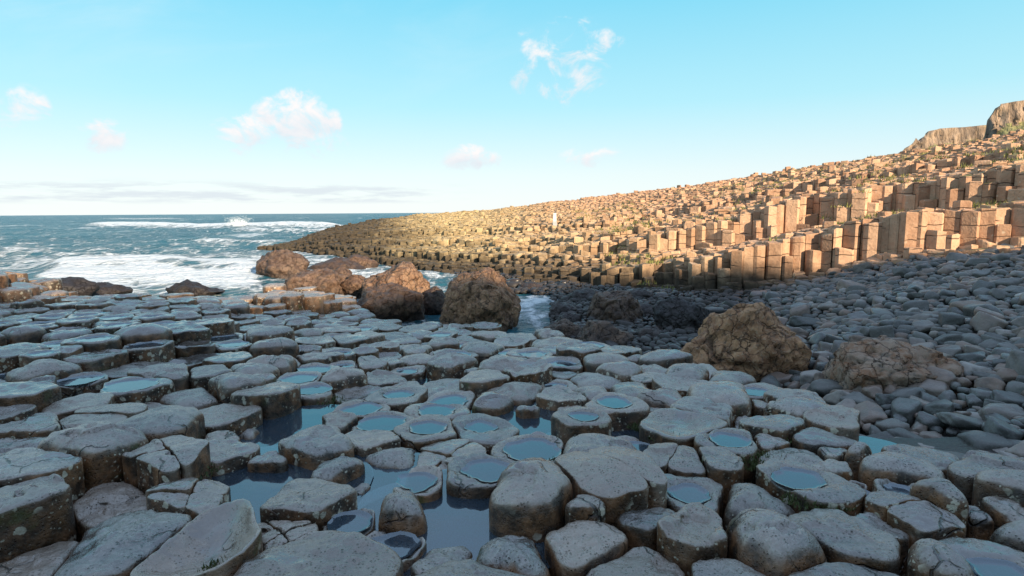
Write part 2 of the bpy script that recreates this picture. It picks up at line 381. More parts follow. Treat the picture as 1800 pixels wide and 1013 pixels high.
def cliff_material():
    m, t, out = new_mat('cliff_rock')
    geo = t.node('ShaderNodeNewGeometry'); pos = geo.outputs['Position']
    gr = t.node('ShaderNodeAttribute', attribute_name='grass').outputs['Fac']
    x, y, z = t.sep(pos)
    st = t.noise(t.comb(x, y, t.m('MULTIPLY', z, 0.12)), 0.35, 6, 0.65)
    n = t.noise(pos, 0.12, 6, 0.65)
    c = t.mix(t.ramp(st, 0.35, 0.65), (0.14, 0.098, 0.07, 1), (0.36, 0.25, 0.17, 1))
    g = t.mix(n, (0.16, 0.18, 0.05, 1), (0.34, 0.27, 0.14, 1))
    f = t.ramp(t.m('ADD', gr, t.m('MULTIPLY', t.m('SUBTRACT', n, 0.5), 0.9)), 0.35, 0.65)
    principled(t, out, Base_Color=t.mix(f, c, g), Roughness=0.9, Normal=t.bump(st, 2.0, 1.0))
    return m

def plain(name, col, rough=0.5):
    m, t, out = new_mat(name)
    pos = t.node('ShaderNodeNewGeometry').outputs['Position']
    c = t.mix(t.ramp(t.noise(pos, 6.0, 4), 0.4, 0.75, 0, 0.4), col + (1,), tuple(v * 0.6 for v in col) + (1,))
    principled(t, out, Base_Color=c, Roughness=rough); return m

MAT = dict(stone=stone_material(), hill=hill_material(), cobble=cobble_material(), boulder=boulder_material(),
           floor=floor_material(), pool=pool_material(), sea=sea_material(), cliff=cliff_material(),
           moss=grass_material('green_moss', (0.030, 0.045, 0.010), (0.075, 0.085, 0.018)),
           tuft=grass_material('ledge_grass', (0.10, 0.12, 0.02), (0.24, 0.21, 0.06)),
           white=plain('white_paint', (0.62, 0.62, 0.60)), grey=plain('grey_metal', (0.35, 0.36, 0.37), 0.4))

# ------------------------------------------------------------------ terrain functions
SEA = -1.3
PS = np.array([-400, 100, 300, 450, 700, 900, 1100, 1300, 1500, 1700, 2100], float)
SS = np.array([.15, .17, .22, .55, .95, .92, .85, .80, .62, .45, .35])
def platform_h(x, y):
    px = 900 + F * (x / max(y, 0.3)) * 0.985
    s = np.interp(px, PS, SS)
    return -0.1 * s * max(y - 3.0, 0.0)
def on_platform(px, py, dh):
    d = ray(px, py); lo, hi = 0.5, 40.0
    f = lambda Y: EYE + d.z * Y - (platform_h(d.x * Y, Y) + dh)
    if f(hi) > 0: hi = 25.0
    for _ in range(40):
        mid = (lo + hi) / 2
        if f(mid) > 0: lo = mid
        else: hi = mid
    Y = (lo + hi) / 2
    return Vector((d.x * Y, Y, EYE + d.z * Y))

# hill: per azimuth, seen base line and skyline with their distances
HP = np.array([
    # px, base py, base Y, sky py, sky Y, style (1 = walls and terraces)
    [470, 436, 48, 433, 50, 0], [520, 440, 45, 424, 53, 0], [560, 447, 40.5, 407, 58, 0], [600, 453, 37.5, 397, 63, 0],
    [680, 470, 31, 384, 72, 0], [750, 482, 27.5, 376, 76, 0.05], [860, 492, 25, 369, 76, 0.1], [950, 506, 22.4, 358, 72, .2],
    [1050, 524, 20.0, 346, 68, .4], [1150, 532, 18.9, 334, 64, .6], [1300, 522, 18.3, 313, 58, .85], [1400, 502, 18.2, 297, 53, 1],
    [1500, 478, 18.0, 283, 48, 1], [1600, 462, 17.0, 264, 44, 1], [1700, 451, 16.4, 248, 40, 1], [1800, 441, 16, 233, 36, 1], [2000, 425, 15.5, 205, 32, 1], [2300, 400, 15, 170, 28, 1]], float)
HA = np.array([ray(p, 430).x for p in HP[:, 0]])
W1 = np.array([[0, 0], [.012, .05], [.024, .07], [.034, .42], [.11, .46], [.12, .73], [.32, .78], [.335, .87], [.58, .915], [.595, .95], [1, 1]])
W0 = np.array([[0, 0], [.02, .16], [.06, .22], [.075, .36], [.15, .44], [.165, .54], [.28, .63], [.30, .72], [.55, .85], [1, 1]])
TZ = None
def hill_wh(x, y, jitter=True):
    a = x / y
    px = np.interp(a, HA, HP[:, 0]); pb = np.interp(a, HA, HP[:, 1]); Yb = np.interp(a, HA, HP[:, 2])
    ps = np.interp(a, HA, HP[:, 3]); Ys = np.interp(a, HA, HP[:, 4]); st = np.interp(a, HA, HP[:, 5])
    w = (y - Yb) / (Ys - Yb)
    wj = w
    if jitter and w > 0:
        wj = w + 0.045 * fbm(x * 0.16, y * 0.16, 3.1, 3) * min(1, w * 12) + 0.02 * fbm(x * .6, y * .6, 9.0, 2) * min(1, w * 20)
    wj = max(wj, 0.0)
    u = st * np.interp(wj, W1[:, 0], W1[:, 1]) + (1 - st) * np.interp(wj, W0[:, 0], W0[:, 1])
    py = pb + (ps - pb) * u
    d = ray(px, py)
    h = EYE + d.z * y
    if w > 1: h -= (w - 1) * 14
    return w, h, st
def shore_g(x, y):                        # cobble beach surface
    a = x / max(y, 0.3)
    pb = np.interp(a, HA, HP[:, 1]); Yb = np.interp(a, HA, HP[:, 2]); px = np.interp(a, HA, HP[:, 0])
    hb = EYE + ray(px, pb).z * Yb
    hb = max(hb, float(np.interp(px, [700, 880, 960, 1050], [-1.3, -1.2, -1.2, -1.12])))
    hn = np.interp(px, [900, 960, 1100, 1300, 1500, 1800, 2200], [-1.5, -1.36, -1.22, -1.08, -0.62, -0.38, -0.15])
    t = min(max((y - 4.5) / (Yb - 4.5), 0), 1.1)
    return hn + (hb - hn) * t ** 1.2 + 0.10 * fbm(x * .5, y * .5, 1.0, 3)

# ------------------------------------------------------------------ Voronoi cells
def voronoi_cells(pts, cap, reach=1.6):
    """pts: list of (x, y); cap: per point radius; returns polygons (absolute)."""
    from collections import defaultdict
    g = defaultdict(list); cs = max(cap) * reach
    for i, (x, y) in enumerate(pts): g[(int(x // cs), int(y // cs))].append(i)
    cells = []
    for i, (x, y) in enumerate(pts):
        rc = cap[i]
        poly = [(rc * math.cos(k * math.pi / 8 + .2), rc * math.sin(k * math.pi / 8 + .2)) for k in range(16)]
        gx, gy = int(x // cs), int(y // cs)
        nb = [j for a in (-1, 0, 1) for b in (-1, 0, 1) for j in g.get((gx + a, gy + b), ()) if j != i]
        nb.sort(key=lambda j: (pts[j][0] - x) ** 2 + (pts[j][1] - y) ** 2)
        for j in nb[:22]:
            dx, dy = pts[j][0] - x, pts[j][1] - y
            L2 = dx * dx + dy * dy
            if L2 < 1e-6 or L2 > (2 * rc) ** 2: continue
            wgt = 0.5 + 0.5 * (rc ** 2 - cap[j] ** 2) / L2 * 0.6
            k = L2 * min(max(wgt, .3), .7)
            out = []
            n = len(poly)
            for q in range(n):
                p0, p1 = poly[q], poly[(q + 1) % n]
                s0 = p0[0] * dx + p0[1] * dy - k; s1 = p1[0] * dx + p1[1] * dy - k
                if s0 <= 0: out.append(p0)
                if (s0 < 0) != (s1 < 0) and s0 != s1:
                    f = s0 / (s0 - s1); out.append((p0[0] + (p1[0] - p0[0]) * f, p0[1] + (p1[1] - p0[1]) * f))
            poly = out
            if len(poly) < 3: break
        cells.append([(px + x, py + y) for px, py in poly])
    return cells
def centroid(poly):
    A = cx = cy = 0.0
    for i in range(len(poly)):
        x0, y0 = poly[i]; x1, y1 = poly[(i + 1) % len(poly)]
        c = x0 * y1 - x1 * y0; A += c; cx += (x0 + x1) * c; cy += (y0 + y1) * c
    if abs(A) < 1e-9: return poly[0][0], poly[0][1], 0
    return cx / (3 * A), cy / (3 * A), abs(A) / 2
def polar(poly, cx, cy, N):
    """radius of a convex polygon about (cx, cy) at N even angles"""
    P = np.array(poly) - (cx, cy); Q = np.roll(P, -1, 0)
    th = np.arange(N) * 2 * math.pi / N
    d = np.stack([np.cos(th), np.sin(th)], 1)
    e = Q - P; nrm = np.stack([e[:, 1], -e[:, 0]], 1)
    off = (nrm * P).sum(1); den = d @ nrm.T
    with np.errstate(divide='ignore', invalid='ignore'):
        r = np.where(np.abs(den) > 1e-9, off[None] / den, 1e9)
    r = np.where(r <= 1e-6, 1e9, r)
    return r.min(1)

# ------------------------------------------------------------------ one platform stone
def stone_shape(poly, cx, cy, N, NR, kind, rnd, gap, D, dome, tilt, pool, rough=1.0, seedz=0.0):
    """verts about (cx,cy), z = 0 at the nominal top. returns verts, faces, pool data"""
    r = polar(poly, cx, cy, N)
    r = np.maximum(r - gap, 0.03)
    if kind != 'frag': r = np.minimum(r, np.median(r) * (1.15 if kind in 'dp' else 1.24))
    sm = max(1, int(N * 0.05))
    k = np.hanning(2 * sm + 3)[1:-1]; k /= k.sum()
    rp = np.concatenate([r[-len(k):], r, r[:len(k)]]); r = np.convolve(rp, k, 'same')[len(k):-len(k)]
    th = np.arange(N) * 2 * math.pi / N
    ct, sn = np.cos(th), np.sin(th)
    for i in range(N):
        r[i] *= 1 + 0.035 * rough * fbm(ct[i] * 1.3 + cx * 7, sn[i] * 1.3 + cy * 7, seedz, 3)
    rm = float(r.mean())
    bev = np.array([rnd * (1 + 0.6 * fbm(ct[i] * 1.6 + cx * 3, sn[i] * 1.6 + cy * 3, 5 + seedz, 2) + .45 * fbm(ct[i] * 7 + cx * 3, sn[i] * 7 + cy * 3, 8 + seedz, 2)) for i in range(N)])
    flk = .022 * max(0, math.sin(cx * 91.7 + cy * 57.3)) if not pool else 0
    bev = np.clip(bev, 0.006, rm * 0.6)
    pc = pr = None
    if pool:
        pr = pool[0] * rm; pc = (pool[1] * rm, pool[2] * rm)
    def T(x, y, s):
        h = dome * (1 - s ** 2.4) + tilt[0] * x + tilt[1] * y
        h += rough * (0.016 * fbm((x + cx) * 5, (y + cy) * 5, seedz, 3) + 0.006 * fbm((x + cx) * 19, (y + cy) * 19, seedz + 3, 2))
        if flk: h -= flk * min(1, max(0, (fbm((x + cx) * 3.2, (y + cy) * 3.2, 11.0, 3) - .05) / .05))
        if pool:
            ang = math.atan2(y - pc[1], x - pc[0])
            q = math.hypot(x - pc[0], y - pc[1]) / (pr * (1 + 0.16 * fbm(math.cos(ang) * 1.2 + cx * 5, math.sin(ang) * 1.2 + cy * 5, 2.0, 2)))
            b = max(0.0, 1 - (q / 1.28) ** 3) if q < 1.28 else 0.0
            h -= 0.055 * b ** 1.1
        return h
    verts = []; 
    nside = 5
    for j in range(nside):
        f = j / (nside - 1); z = -D + f * (D - 0.0)
        for i in range(N):
            zz = -D + f * (D - bev[i]); wob = 1 + 0.02 * rough * fbm(ct[i] * 2 + cx * 4, sn[i] * 2 + cy * 4, zz * 5 + seedz, 2)
            xx, yy = ct[i] * r[i] * wob, sn[i] * r[i] * wob
            verts.append((xx, yy, zz + (T(xx, yy, 1.0) * f)))
    nb = 4
    for j in range(1, nb + 1):
        a = j / nb * math.pi / 2
        for i in range(N):
            ri = r[i] - bev[i] * (1 - math.cos(a)); x, y = ct[i] * ri, sn[i] * ri
            verts.append((x, y, -bev[i] * (1 - math.sin(a)) + T(x, y, ri / r[i])))
    for j in range(1, NR):
        f = 1 - j / NR
        for i in range(N):
            ri = (r[i] - bev[i]) * f; x, y = ct[i] * ri, sn[i] * ri
            verts.append((x, y, T(x, y, ri / r[i])))
    rings = nside + nb + NR - 1
    faces = []
    for j in range(rings - 1):
        for i in range(N):
            i2 = (i + 1) % N
            faces.append((j * N + i, j * N + i2, (j + 1) * N + i2, (j + 1) * N + i))
    verts.append((0, 0, T(0, 0, 0.0))); c = len(verts) - 1; j = rings - 1
    for i in range(N): faces.append((j * N + i, j * N + (i + 1) % N, c))
    water = None
    if pool:
        NP = 32 if N > 30 else 18
        # level: low enough that the dish holds it all the way round
        rimh = min(T(pc[0] + 1.25 * pr * math.cos(a), pc[1] + 1.25 * pr * math.sin(a),
                     min(1, math.hypot(pc[0] + 1.25 * pr * math.cos(a), pc[1] + 1.25 * pr * math.sin(a)) / rm)) for a in np.linspace(0, 6.283, 16))
        floor_ = T(pc[0], pc[1], 0.2)
        L = floor_ + (rimh - floor_) * 0.88
        for att in range(9):
            ring = []
            for k_ in range(NP):
                a = k_ * 2 * math.pi / NP; lo, hi = 0.0, pr * 1.6
                for q_ in range(1, 25):                       # first point outwards where the rock rises above the water
                    m_ = hi * q_ / 24; x, y = pc[0] + m_ * math.cos(a), pc[1] + m_ * math.sin(a)
                    if T(x, y, min(1, math.hypot(x, y) / rm)) > L: break
                lo, h2 = m_ - hi / 24, m_
                for _ in range(8):
                    mid = (lo + h2) / 2; x, y = pc[0] + mid * math.cos(a), pc[1] + mid * math.sin(a)
                    if T(x, y, min(1, math.hypot(x, y) / rm)) < L: lo = mid
                    else: h2 = mid
                ring.append(lo)
            if max(ring) < pr * 1.24: break
            L -= .004
        ring = np.array(ring); wv = [(pc[0], pc[1], L)]; wf = []
        for (dr, dz) in ((-0.044, 0), (-0.032, 0), (-0.018, 0.0010), (-0.008, 0.0045), (0.003, 0.0110)):
            for k_ in range(NP):
                a = k_ * 2 * math.pi / NP; q = max(ring[k_] + dr, 0.004 + dr * .01)
                wv.append((pc[0] + q * math.cos(a), pc[1] + q * math.sin(a), L + dz))
        for k_ in range(NP): wf.append((0, 1 + k_, 1 + (k_ + 1) % NP))
        for j in range(4):
            for k_ in range(NP):
                b0 = 1 + j * NP
                wf.append((b0 + k_, b0 + NP + k_, b0 + NP + (k_ + 1) % NP, b0 + (k_ + 1) % NP))
        water = (wv, wf, float(ring.mean()))
    return verts, faces, water

# ------------------------------------------------------------------ the stone platform
# px py rise kind (f flat, d domed, s dished, p holding a pool, c cracked), pool radius, cap radius, key
STONES = """
42 815 .16 f - .40 tallblock|158 775 .16 d - .36 overhang|12 862 .16 f - .34 cornerblock|285 793 .13 c - .38 crackedslab|218 866 -.12 f - .36|355 868 .02 c - .34
212 950 -.03 d - .46 longdome|352 935 .10 s - .40 scoop|70 1000 -.14 f - .36
555 777 .03 d - .34|660 768 .0 f - .30|480 808 -.06 f - .18|600 823 -.05 d - .30|690 804 -.10 d - .26|785 797 -.07 c - .28
740 842 -.04 p .74 .34 brimming|838 832 -.01 p .50 .38|545 874 .0 f - .36|725 898 -.05 d - .34|612 916 -.09 p .70 .30|688 955 -.11 p .72 .34 darkpool
650 856 -.15 f - .26|580 992 .06 f - .42 bottomslab|503 932 -.05 c - .30 brokenslab|785 982 -.13 f - .32|895 975 -.07 d - .36|820 1030 .0 d - .40
945 790 .0 p .56 .33 ringpool|965 768 -.07 s - .22|940 848 .11 d - .50 lichenblock|1022 884 .04 f - .14|1070 833 .11 c - .48 splitblock|1032 942 -.03 f - .40|1130 908 -.04 f - .34
1225 925 .05 f - .36 brownblock|1212 862 -.08 p .42 .36|1200 806 .0 c - .28|1248 803 .02 f - .22|1335 880 -.08 d - .36|1388 958 -.02 d - .46 bigdome
1100 780 -.10 p .62 .32|1125 1000 -.05 f - .40|1290 1008 -.04 f - .38|1290 768 .04 p .50 .33
1392 800 -.04 f - .30|1430 845 .02 p .50 .38 notchpool|1475 796 -.01 f - .22|1502 796 .02 d - .24|1572 815 .02 d - .34|1630 806 -.02 f - .28|1472 824 .0 f - .20
1512 856 -.08 p .60 .22|1575 854 -.03 p .56 .30|1620 900 .02 c - .38 |1480 938 .0 f - .46 greyslab|1565 925 -.04 f - .28|1480 1012 .0 f - .44|1642 968 .04 d - .28|1742 985 -.02 p .36 .46
1668 868 .10 d - .36 greyblock|1730 815 .06 f - .30|1792 845 .08 d - .28|1715 908 -.05 f - .26|1778 895 .0 f - .26|1790 942 .0 d - .30
20 622 .20 f - .34|68 622 .20 p .5 .30|112 612 .22 f - .26|168 620 .17 f - .34|165 600 .22 p .5 .34|255 589 .20 d - .40 archstone
322 577 .22 f - .34|372 568 .24 f - .32|335 602 .09 s - .36|342 624 .0 s - .40 crescent|410 604 .09 p .5 .34|405 628 .06 f - .34
245 642 .0 f - .42|292 657 .03 f - .36|368 648 .09 f - .34|423 664 .14 d - .38 roundblock|437 646 .10 d - .34|28 692 .17 f - .40 wetblock|82 674 .17 f - .26|130 674 -.01 p .6 .30
225 680 .02 p .55 .46 wetslab|150 702 -.09 f - .34|248 716 -.08 f - .36|325 702 -.09 d - .36|392 725 -.01 f - .36|475 690 .08 f - .34|60 744 .10 f - .40|150 732 .08 c - .40|300 734 .12 d - .40
25 772 .05 f - .32|375 770 -.10 f - .30|390 792 -.03 f - .32|440 766 -.20 d - .18
485 608 .14 d - .38|485 630 .14 d - .38|455 672 .04 f - .18|552 685 .02 p .5 .36 tiltdish|550 648 .0 p .6 .36|600 640 .02 p .5 .32|612 661 .0 p .5 .34|650 632 .12 f - .30|690 630 .12 f - .26 
545 615 .06 p .5 .30|596 616 .09 p .5 .34|640 620 .05 p .5 .30|683 622 .02 p .5 .28|672 610 .06 s - .36|718 603 .05 f - .34|735 616 .07 d - .36
732 636 .02 d - .34|727 652 -.03 p .45 .34|785 638 .10 d - .42 goldlichen|778 617 .06 d - .36|626 690 -.02 s - .40|670 670 -.06 f - .34|702 680 -.02 f - .34
697 701 .0 p .36 .40|782 686 -.11 f - .34|790 706 -.02 p .5 .40|768 718 .02 p .5 .38 ovalpool|625 720 -.02 p .55 .38|672 740 .0 p .58 .40 roundpool|590 742 -.06 f - .36|750 748 .03 p .42 .40|843 740 .03 p .36 .40
865 698 .05 d - .36|848 664 .10 f - .34 wedge|882 645 .11 d - .40|832 648 .06 f - .30|850 614 .12 d - .42|890 621 .06 p .45 .34|735 578 .14 f - .40|778 586 .14 p .45 .38|645 589 .12 f - .38|688 590 .12 f - .40
678 574 .14 f - .40|634 576 .12 p .45 .36|558 594 .10 f - .40|540 583 .10 d - .36|475 588 .16 d - .42|592 578 .12 f - .42|808 573 .12 f - .40|850 571 .12 p .45 .38|858 585 .10 d - .42|818 592 .06 f - .36
920 594 .10 f - .40|958 589 .14 d - .36|980 602 .12 d - .42|1015 611 .24 f - .40 pillar|935 624 .11 p .5 .42|977 622 .06 f - .30|985 643 .05 p .45 .38|1050 619 .08 f - .26|1085 621 .09 f - .38|1060 639 .07 d - .36
1120 632 .02 d - .30|1163 632 .06 d - .42|1093 649 .08 d - .44|1150 650 .02 d - .36|1202 646 .0 f - .40|935 648 .16 s - .42 |987 657 .04 f - .32|1045 664 .02 d - .44|1145 664 .0 f - .36|1208 662 .05 d - .44
1267 667 .04 d - .40|1188 677 .05 s - .42|1112 684 .02 d - .46|1048 689 -.01 d - .42|985 672 .0 p .45 .34|985 690 .04 s - .42 |912 686 .04 d - .40|930 710 .02 c - .36|1000 722 -.06 p .4 .34|1085 717 .04 p .46 .42 toothpool
1020 745 .03 p .38 .38|1165 701 .02 d - .42|1150 717 -.03 f - .30|1188 734 .09 s - .46 bigdish|1240 722 .04 f - .38|1265 694 .09 d - .48 highblock|1322 688 -.04 p .4 .34|1345 738 -.02 s - .40
1345 708 .0 f - .34|1378 703 .02 f - .34|1390 724 .02 d - .42|1375 746 .02 f - .40|1432 758 .02 f - .36|1462 734 .09 f - .42 rustblock|1345 776 .0 f - .28
"""
WATER_HOLES = [  # px, py, reach (m), level below the platform, label
    (935, 752, .56, 'broad sky-blue rock pool between the round pool stones and the split block'),
    (812, 912, .50, 'dark still rock pool beside the tall lichen-spotted block'),
    (505, 765, .60, 'long blue pool in the channel between dark blocks and the domed stones'),
    (455, 850, .55, 'deep blue pool under the small flat sliver in the channel'),
    (742, 675, .40, 'small bright pool in a gap before the pale-lichened domed stone'),
    (1035, 792, .34, 'little pool with loose stones between the ring pool and the shallow dish'),
    (1535, 786, .17, 'narrow blue puddle where the platform meets the dark cobbles'),
    (655, 862, .45, 'shallow rippled pool around the low domes near the brimming basin'),
    (830, 672, .34, 'slit of water between the wedge stone and the lichened dome'),
    (1110, 765, .40, 'dark pool at the foot of the tooth-edged basin'),
]
seeds = []
for row in STONES.replace('\n', '|').split('|'):
    q = row.split()
    if not q: continue
    px, py, dh = float(q[0]), float(q[1]), float(q[2]) * .7
    P = on_platform(px, py, dh)
    seeds.append(dict(p=(P.x, P.y), dh=dh, kind=q[3], pool=None if q[4] == '-' else float(q[4]), cap=float(q[5]), key=q[6] if len(q) > 6 else None, man=True))
holes = []
for (px, py, rr, lab) in WATER_HOLES:
    P = on_platform(px, py, -0.125); holes.append((P, rr, lab))
    seeds.append(dict(p=(P.x, P.y), dh=-.17, kind='W', pool=None, cap=rr * .8, key=None, man=True))
for (px, py) in ((560, 735), (420, 905), (900, 742), (972, 740), (935, 732), (790, 940), (835, 900), (535, 748), (470, 788), (435, 880)):
    P = on_platform(px, py, -0.125)
    seeds.append(dict(p=(P.x, P.y), dh=-.17, kind='W', pool=None, cap=.3, key=None, man=True))
EDGE = np.array([(-400, 500), (0, 516), (200, 521), (480, 520), (600, 531), (640, 552), (700, 566), (800, 563), (880, 580), (1000, 596), (1100, 618), (1200, 640), (1300, 662), (1350, 690),
                 (1500, 726), (1540, 788), (1640, 800), (1760, 802), (1850, 850), (2200, 1000)], float)
P0 = np.array([s['p'] for s in seeds]); caps0 = np.array([s['cap'] for s in seeds])
rngf = random.Random(5)
cand = []
SP = 0.50
for iy in range(int(22 / (SP * .87))):
    for ix in range(-46, 30):
        x = (ix + .5 * (iy % 2)) * SP + rngf.uniform(-.10, .10); y = 1.2 + iy * SP * .87 + rngf.uniform(-.10, .10)
        h = platform_h(x, y); px, py, dd = proj(x, y, h + .1)
        if dd < .5 or px < -260 or px > 2080 or py > 1250: continue
        if py < np.interp(px, EDGE[:, 0], EDGE[:, 1]) - (14 if px < 105 else 0): continue
        cand.append((x, y, px, py))
for (x, y, px, py) in cand:
    dd = np.hypot(P0[:, 0] - x, P0[:, 1] - y)
    if (dd < np.minimum(caps0 * 1.02, .40)).any(): continue
    if dd.min() < .34: continue
    lit_left = px < 420; lit = False
    k = rngf.random()
    kind = 'p' if k < (.42 if lit_left else .25) else ('d' if k < .62 else ('s' if k < .72 else 'f'))
    dh = rngf.uniform(-.06, .10)
    if lit_left and y > 6.5: dh = .06 + .12 * math.floor(2.2 * (fbm(x * .25, y * .25, 4.0, 2) + .4)) / 2 + rngf.uniform(-.03, .05)
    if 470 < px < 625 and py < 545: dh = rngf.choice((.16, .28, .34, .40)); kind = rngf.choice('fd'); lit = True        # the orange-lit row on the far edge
    if px < 110 and y > 9.5:                                                               # heap of blocks at the far left
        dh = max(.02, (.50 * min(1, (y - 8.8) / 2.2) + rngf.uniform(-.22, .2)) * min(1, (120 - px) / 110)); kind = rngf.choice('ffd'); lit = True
    seeds.append(dict(p=(x, y), dh=dh, kind=kind, pool=rngf.uniform(.35, .55) if kind == 'p' else None, cap=.36, key=None, man=False, lit=lit))

cells = voronoi_cells([s['p'] for s in seeds], [s['cap'] for s in seeds])
stones = []
rs = random.Random(21)
def P_far(s): return s['p'][1] > 4.2
for s, poly in zip(seeds, cells):
    if s['kind'] == 'W' or len(poly) < 3: continue
    cx, cy, A = centroid(poly)
    if A < .008: continue
    s['dh'] += rs.uniform(-.035, .05) if s['man'] and P_far(s) else 0
    h = platform_h(*s['p']) + s['dh']
    px, py, dep = proj(cx, cy, h)
    s.update(poly=poly, c=(cx, cy), area=A, h=h, px=px, py=py, dep=dep, size=A / max(dep, .5) ** 2)
    inframe = -60 < px < 1860 and py < 1090
    s['score'] = s['size'] * (1 if inframe else 0.0) * (6 if s.get('lit') else 1)
    stones.append(s)
stones.sort(key=lambda s: -s['score'])
N_IND = 300
rest_v, rest_f = [], []
for n, s in enumerate(stones):
    cx, cy = s['c']; d = s['dep']; big = n < N_IND
    if d < 4.2 and big: N, NR = 64, 16
    elif d < 8 and big: N, NR = 40, 10
    else: N, NR = 26, 7
    rm = math.sqrt(s['area'] / math.pi)
    kind = s['kind']
    dome = {'d': rs.uniform(.035, .065), 'f': rs.uniform(-.008, .015), 'c': rs.uniform(0, .02), 'p': .004, 's': -rs.uniform(.03, .05)}[kind]
    rnd = {'d': .065, 'f': .034, 'c': .024, 'p': .036, 's': .032}[kind] * rs.uniform(.6, 1.1)
    tl = .07 if kind in 'fcs' else (.04 if kind == 'd' else .0)
    tilt = (rs.uniform(-tl, tl), rs.uniform(-tl, tl * .4))
    if s['key'] == 'scoop': tilt = (.20, .08); dome = -.11
    if s['key'] == 'longdome': tilt = (.12, .02)
    if s['key'] == 'bigdome': dome = .10; rnd = .07
    if s['key'] == 'crackedslab': tilt = (.10, .02)
    if s['key'] in ('archstone',): dome = .09
    if s['key'] == 'bigdish': tilt = (.03, -.03)
    if s.get('lit') and s['px'] < 130: tilt = (rs.uniform(-.22, .22), rs.uniform(-.2, .1))
    pool = None
    if kind == 'p':
        pool = (min(s['pool'] * 1.22, .80), rs.uniform(-.12, .12), rs.uniform(-.12, .08))
        if s['key'] == 'notchpool': pool = (.55, -.22, .05)
    D = .62 + max(0, s['dh']) + .2
    gap = rs.uniform(.010, .022) if d < 5 else rs.uniform(.010, .026)
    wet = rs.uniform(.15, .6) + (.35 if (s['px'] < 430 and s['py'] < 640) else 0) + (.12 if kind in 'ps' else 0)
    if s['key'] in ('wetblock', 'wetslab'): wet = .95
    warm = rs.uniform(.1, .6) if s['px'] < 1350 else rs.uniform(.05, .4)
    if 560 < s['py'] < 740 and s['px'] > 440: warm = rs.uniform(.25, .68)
    if (s['py'] < 548 and s['px'] < 640) or s.get('lit'): warm = rs.uniform(.5, .88)  # shore-edge row and heap tinted warm so they read as sunlit
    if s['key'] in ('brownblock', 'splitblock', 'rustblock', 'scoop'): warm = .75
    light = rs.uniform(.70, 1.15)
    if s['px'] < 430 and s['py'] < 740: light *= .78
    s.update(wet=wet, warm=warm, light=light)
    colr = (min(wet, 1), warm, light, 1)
    loc = (cx, cy, s['h'])
    polys = [s['poly']]
    if kind == 'c' and big:
        a = rs.uniform(0, 3.14) if s['key'] != 'splitblock' else 2.2
        if s['key'] == 'brokenslab': a = .9
        cuts = [(a, rs.uniform(-.05, .05))] + ([(a + rs.uniform(1.1, 1.9), rs.uniform(-.04, .06))] if rs.random() < .5 else [])
        if s['key'] == 'brokenslab': cuts = [(.9, -.09), (.9, 0.0), (.9, .09), (2.3, .02)]
        for (ang, off) in cuts:
            nx, ny = -math.sin(ang), math.cos(ang); new = []
            for pl in polys:
                for sg in (1, -1):
                    o = []
                    for q in range(len(pl)):
                        p0, p1 = pl[q], pl[(q + 1) % len(pl)]
                        s0 = sg * ((p0[0] - cx) * nx + (p0[1] - cy) * ny - off); s1 = sg * ((p1[0] - cx) * nx + (p1[1] - cy) * ny - off)
                        if s0 <= 0: o.append(p0)
                        if (s0 < 0) != (s1 < 0) and s0 != s1:
                            f = s0 / (s0 - s1); o.append((p0[0] + (p1[0] - p0[0]) * f, p0[1] + (p1[1] - p0[1]) * f))
                    if len(o) >= 3 and centroid(o)[2] > .004: new.append(o)
            polys = new
    if len(polys) > 1:
        root = empty('basalt_stone', loc)
        for k, pl in enumerate(polys):
            fx, fy, fa = centroid(pl)
            v, f, _ = stone_shape(pl, fx, fy, N, NR, 'frag', .014, .004, D, 0.0, (0, 0), None, .8, 0.0)
            # the shared dome / tilt of the whole stone, carried over the crack
            dz = rs.uniform(-.012, .006)
            v = [(x, y, z + (dz + tilt[0] * (x + fx - cx) + tilt[1] * (y + fy - cy) + (.05 if s['key'] == 'splitblock' else .02) * (1 - (math.hypot(x + fx - cx, y + fy - cy) / rm) ** 2)) * (1 if z > -.2 else 0)) for (x, y, z) in v]
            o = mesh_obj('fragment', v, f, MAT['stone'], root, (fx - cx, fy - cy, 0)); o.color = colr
        s['obj'] = root
        continue
    v, f, w = stone_shape(s['poly'], cx, cy, N, NR, kind, rnd, gap, D, dome, tilt, pool, 1.0, 0.0)
    if big:
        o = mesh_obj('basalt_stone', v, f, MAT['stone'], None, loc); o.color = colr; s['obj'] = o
        if w and w[2] > .03:
            wo = mesh_obj('pool', w[0], w[1], MAT['pool'], o, (0, 0, 0)); s['haspool'] = True
    else:
        b0 = len(rest_v)
        rest_v += [(x + cx, y + cy, z + s['h']) for x, y, z in v]; rest_f += [tuple(i + b0 for i in q) for q in f]
if rest_v:
    o = mesh_obj('basalt_stones', rest_v, rest_f, MAT['stone']); o.color = (.6, .3, .95, 1)
    tag(o, 'smaller far basalt stones filling the rest of the platform', 'stones', kind='stuff')
stones_ind = [s for s in stones if 'obj' in s]

# pools between the stones
for (P, rr, lab) in holes:
    n = 40; vs = [(0, 0, 0)]
    for i in range(n):
        a = i * 2 * math.pi / n; r_ = rr * 1.25 * (1 + .12 * fbm(math.cos(a), math.sin(a), P.x, 2)); vs.append((r_ * math.cos(a), r_ * math.sin(a), 0))
    o = mesh_obj('rock_pool', vs, [(0, 1 + i, 1 + (i + 1) % n) for i in range(n)], MAT['pool'], None, P)
    tag(o, lab, 'rock pool', 'rock pools between the stones')

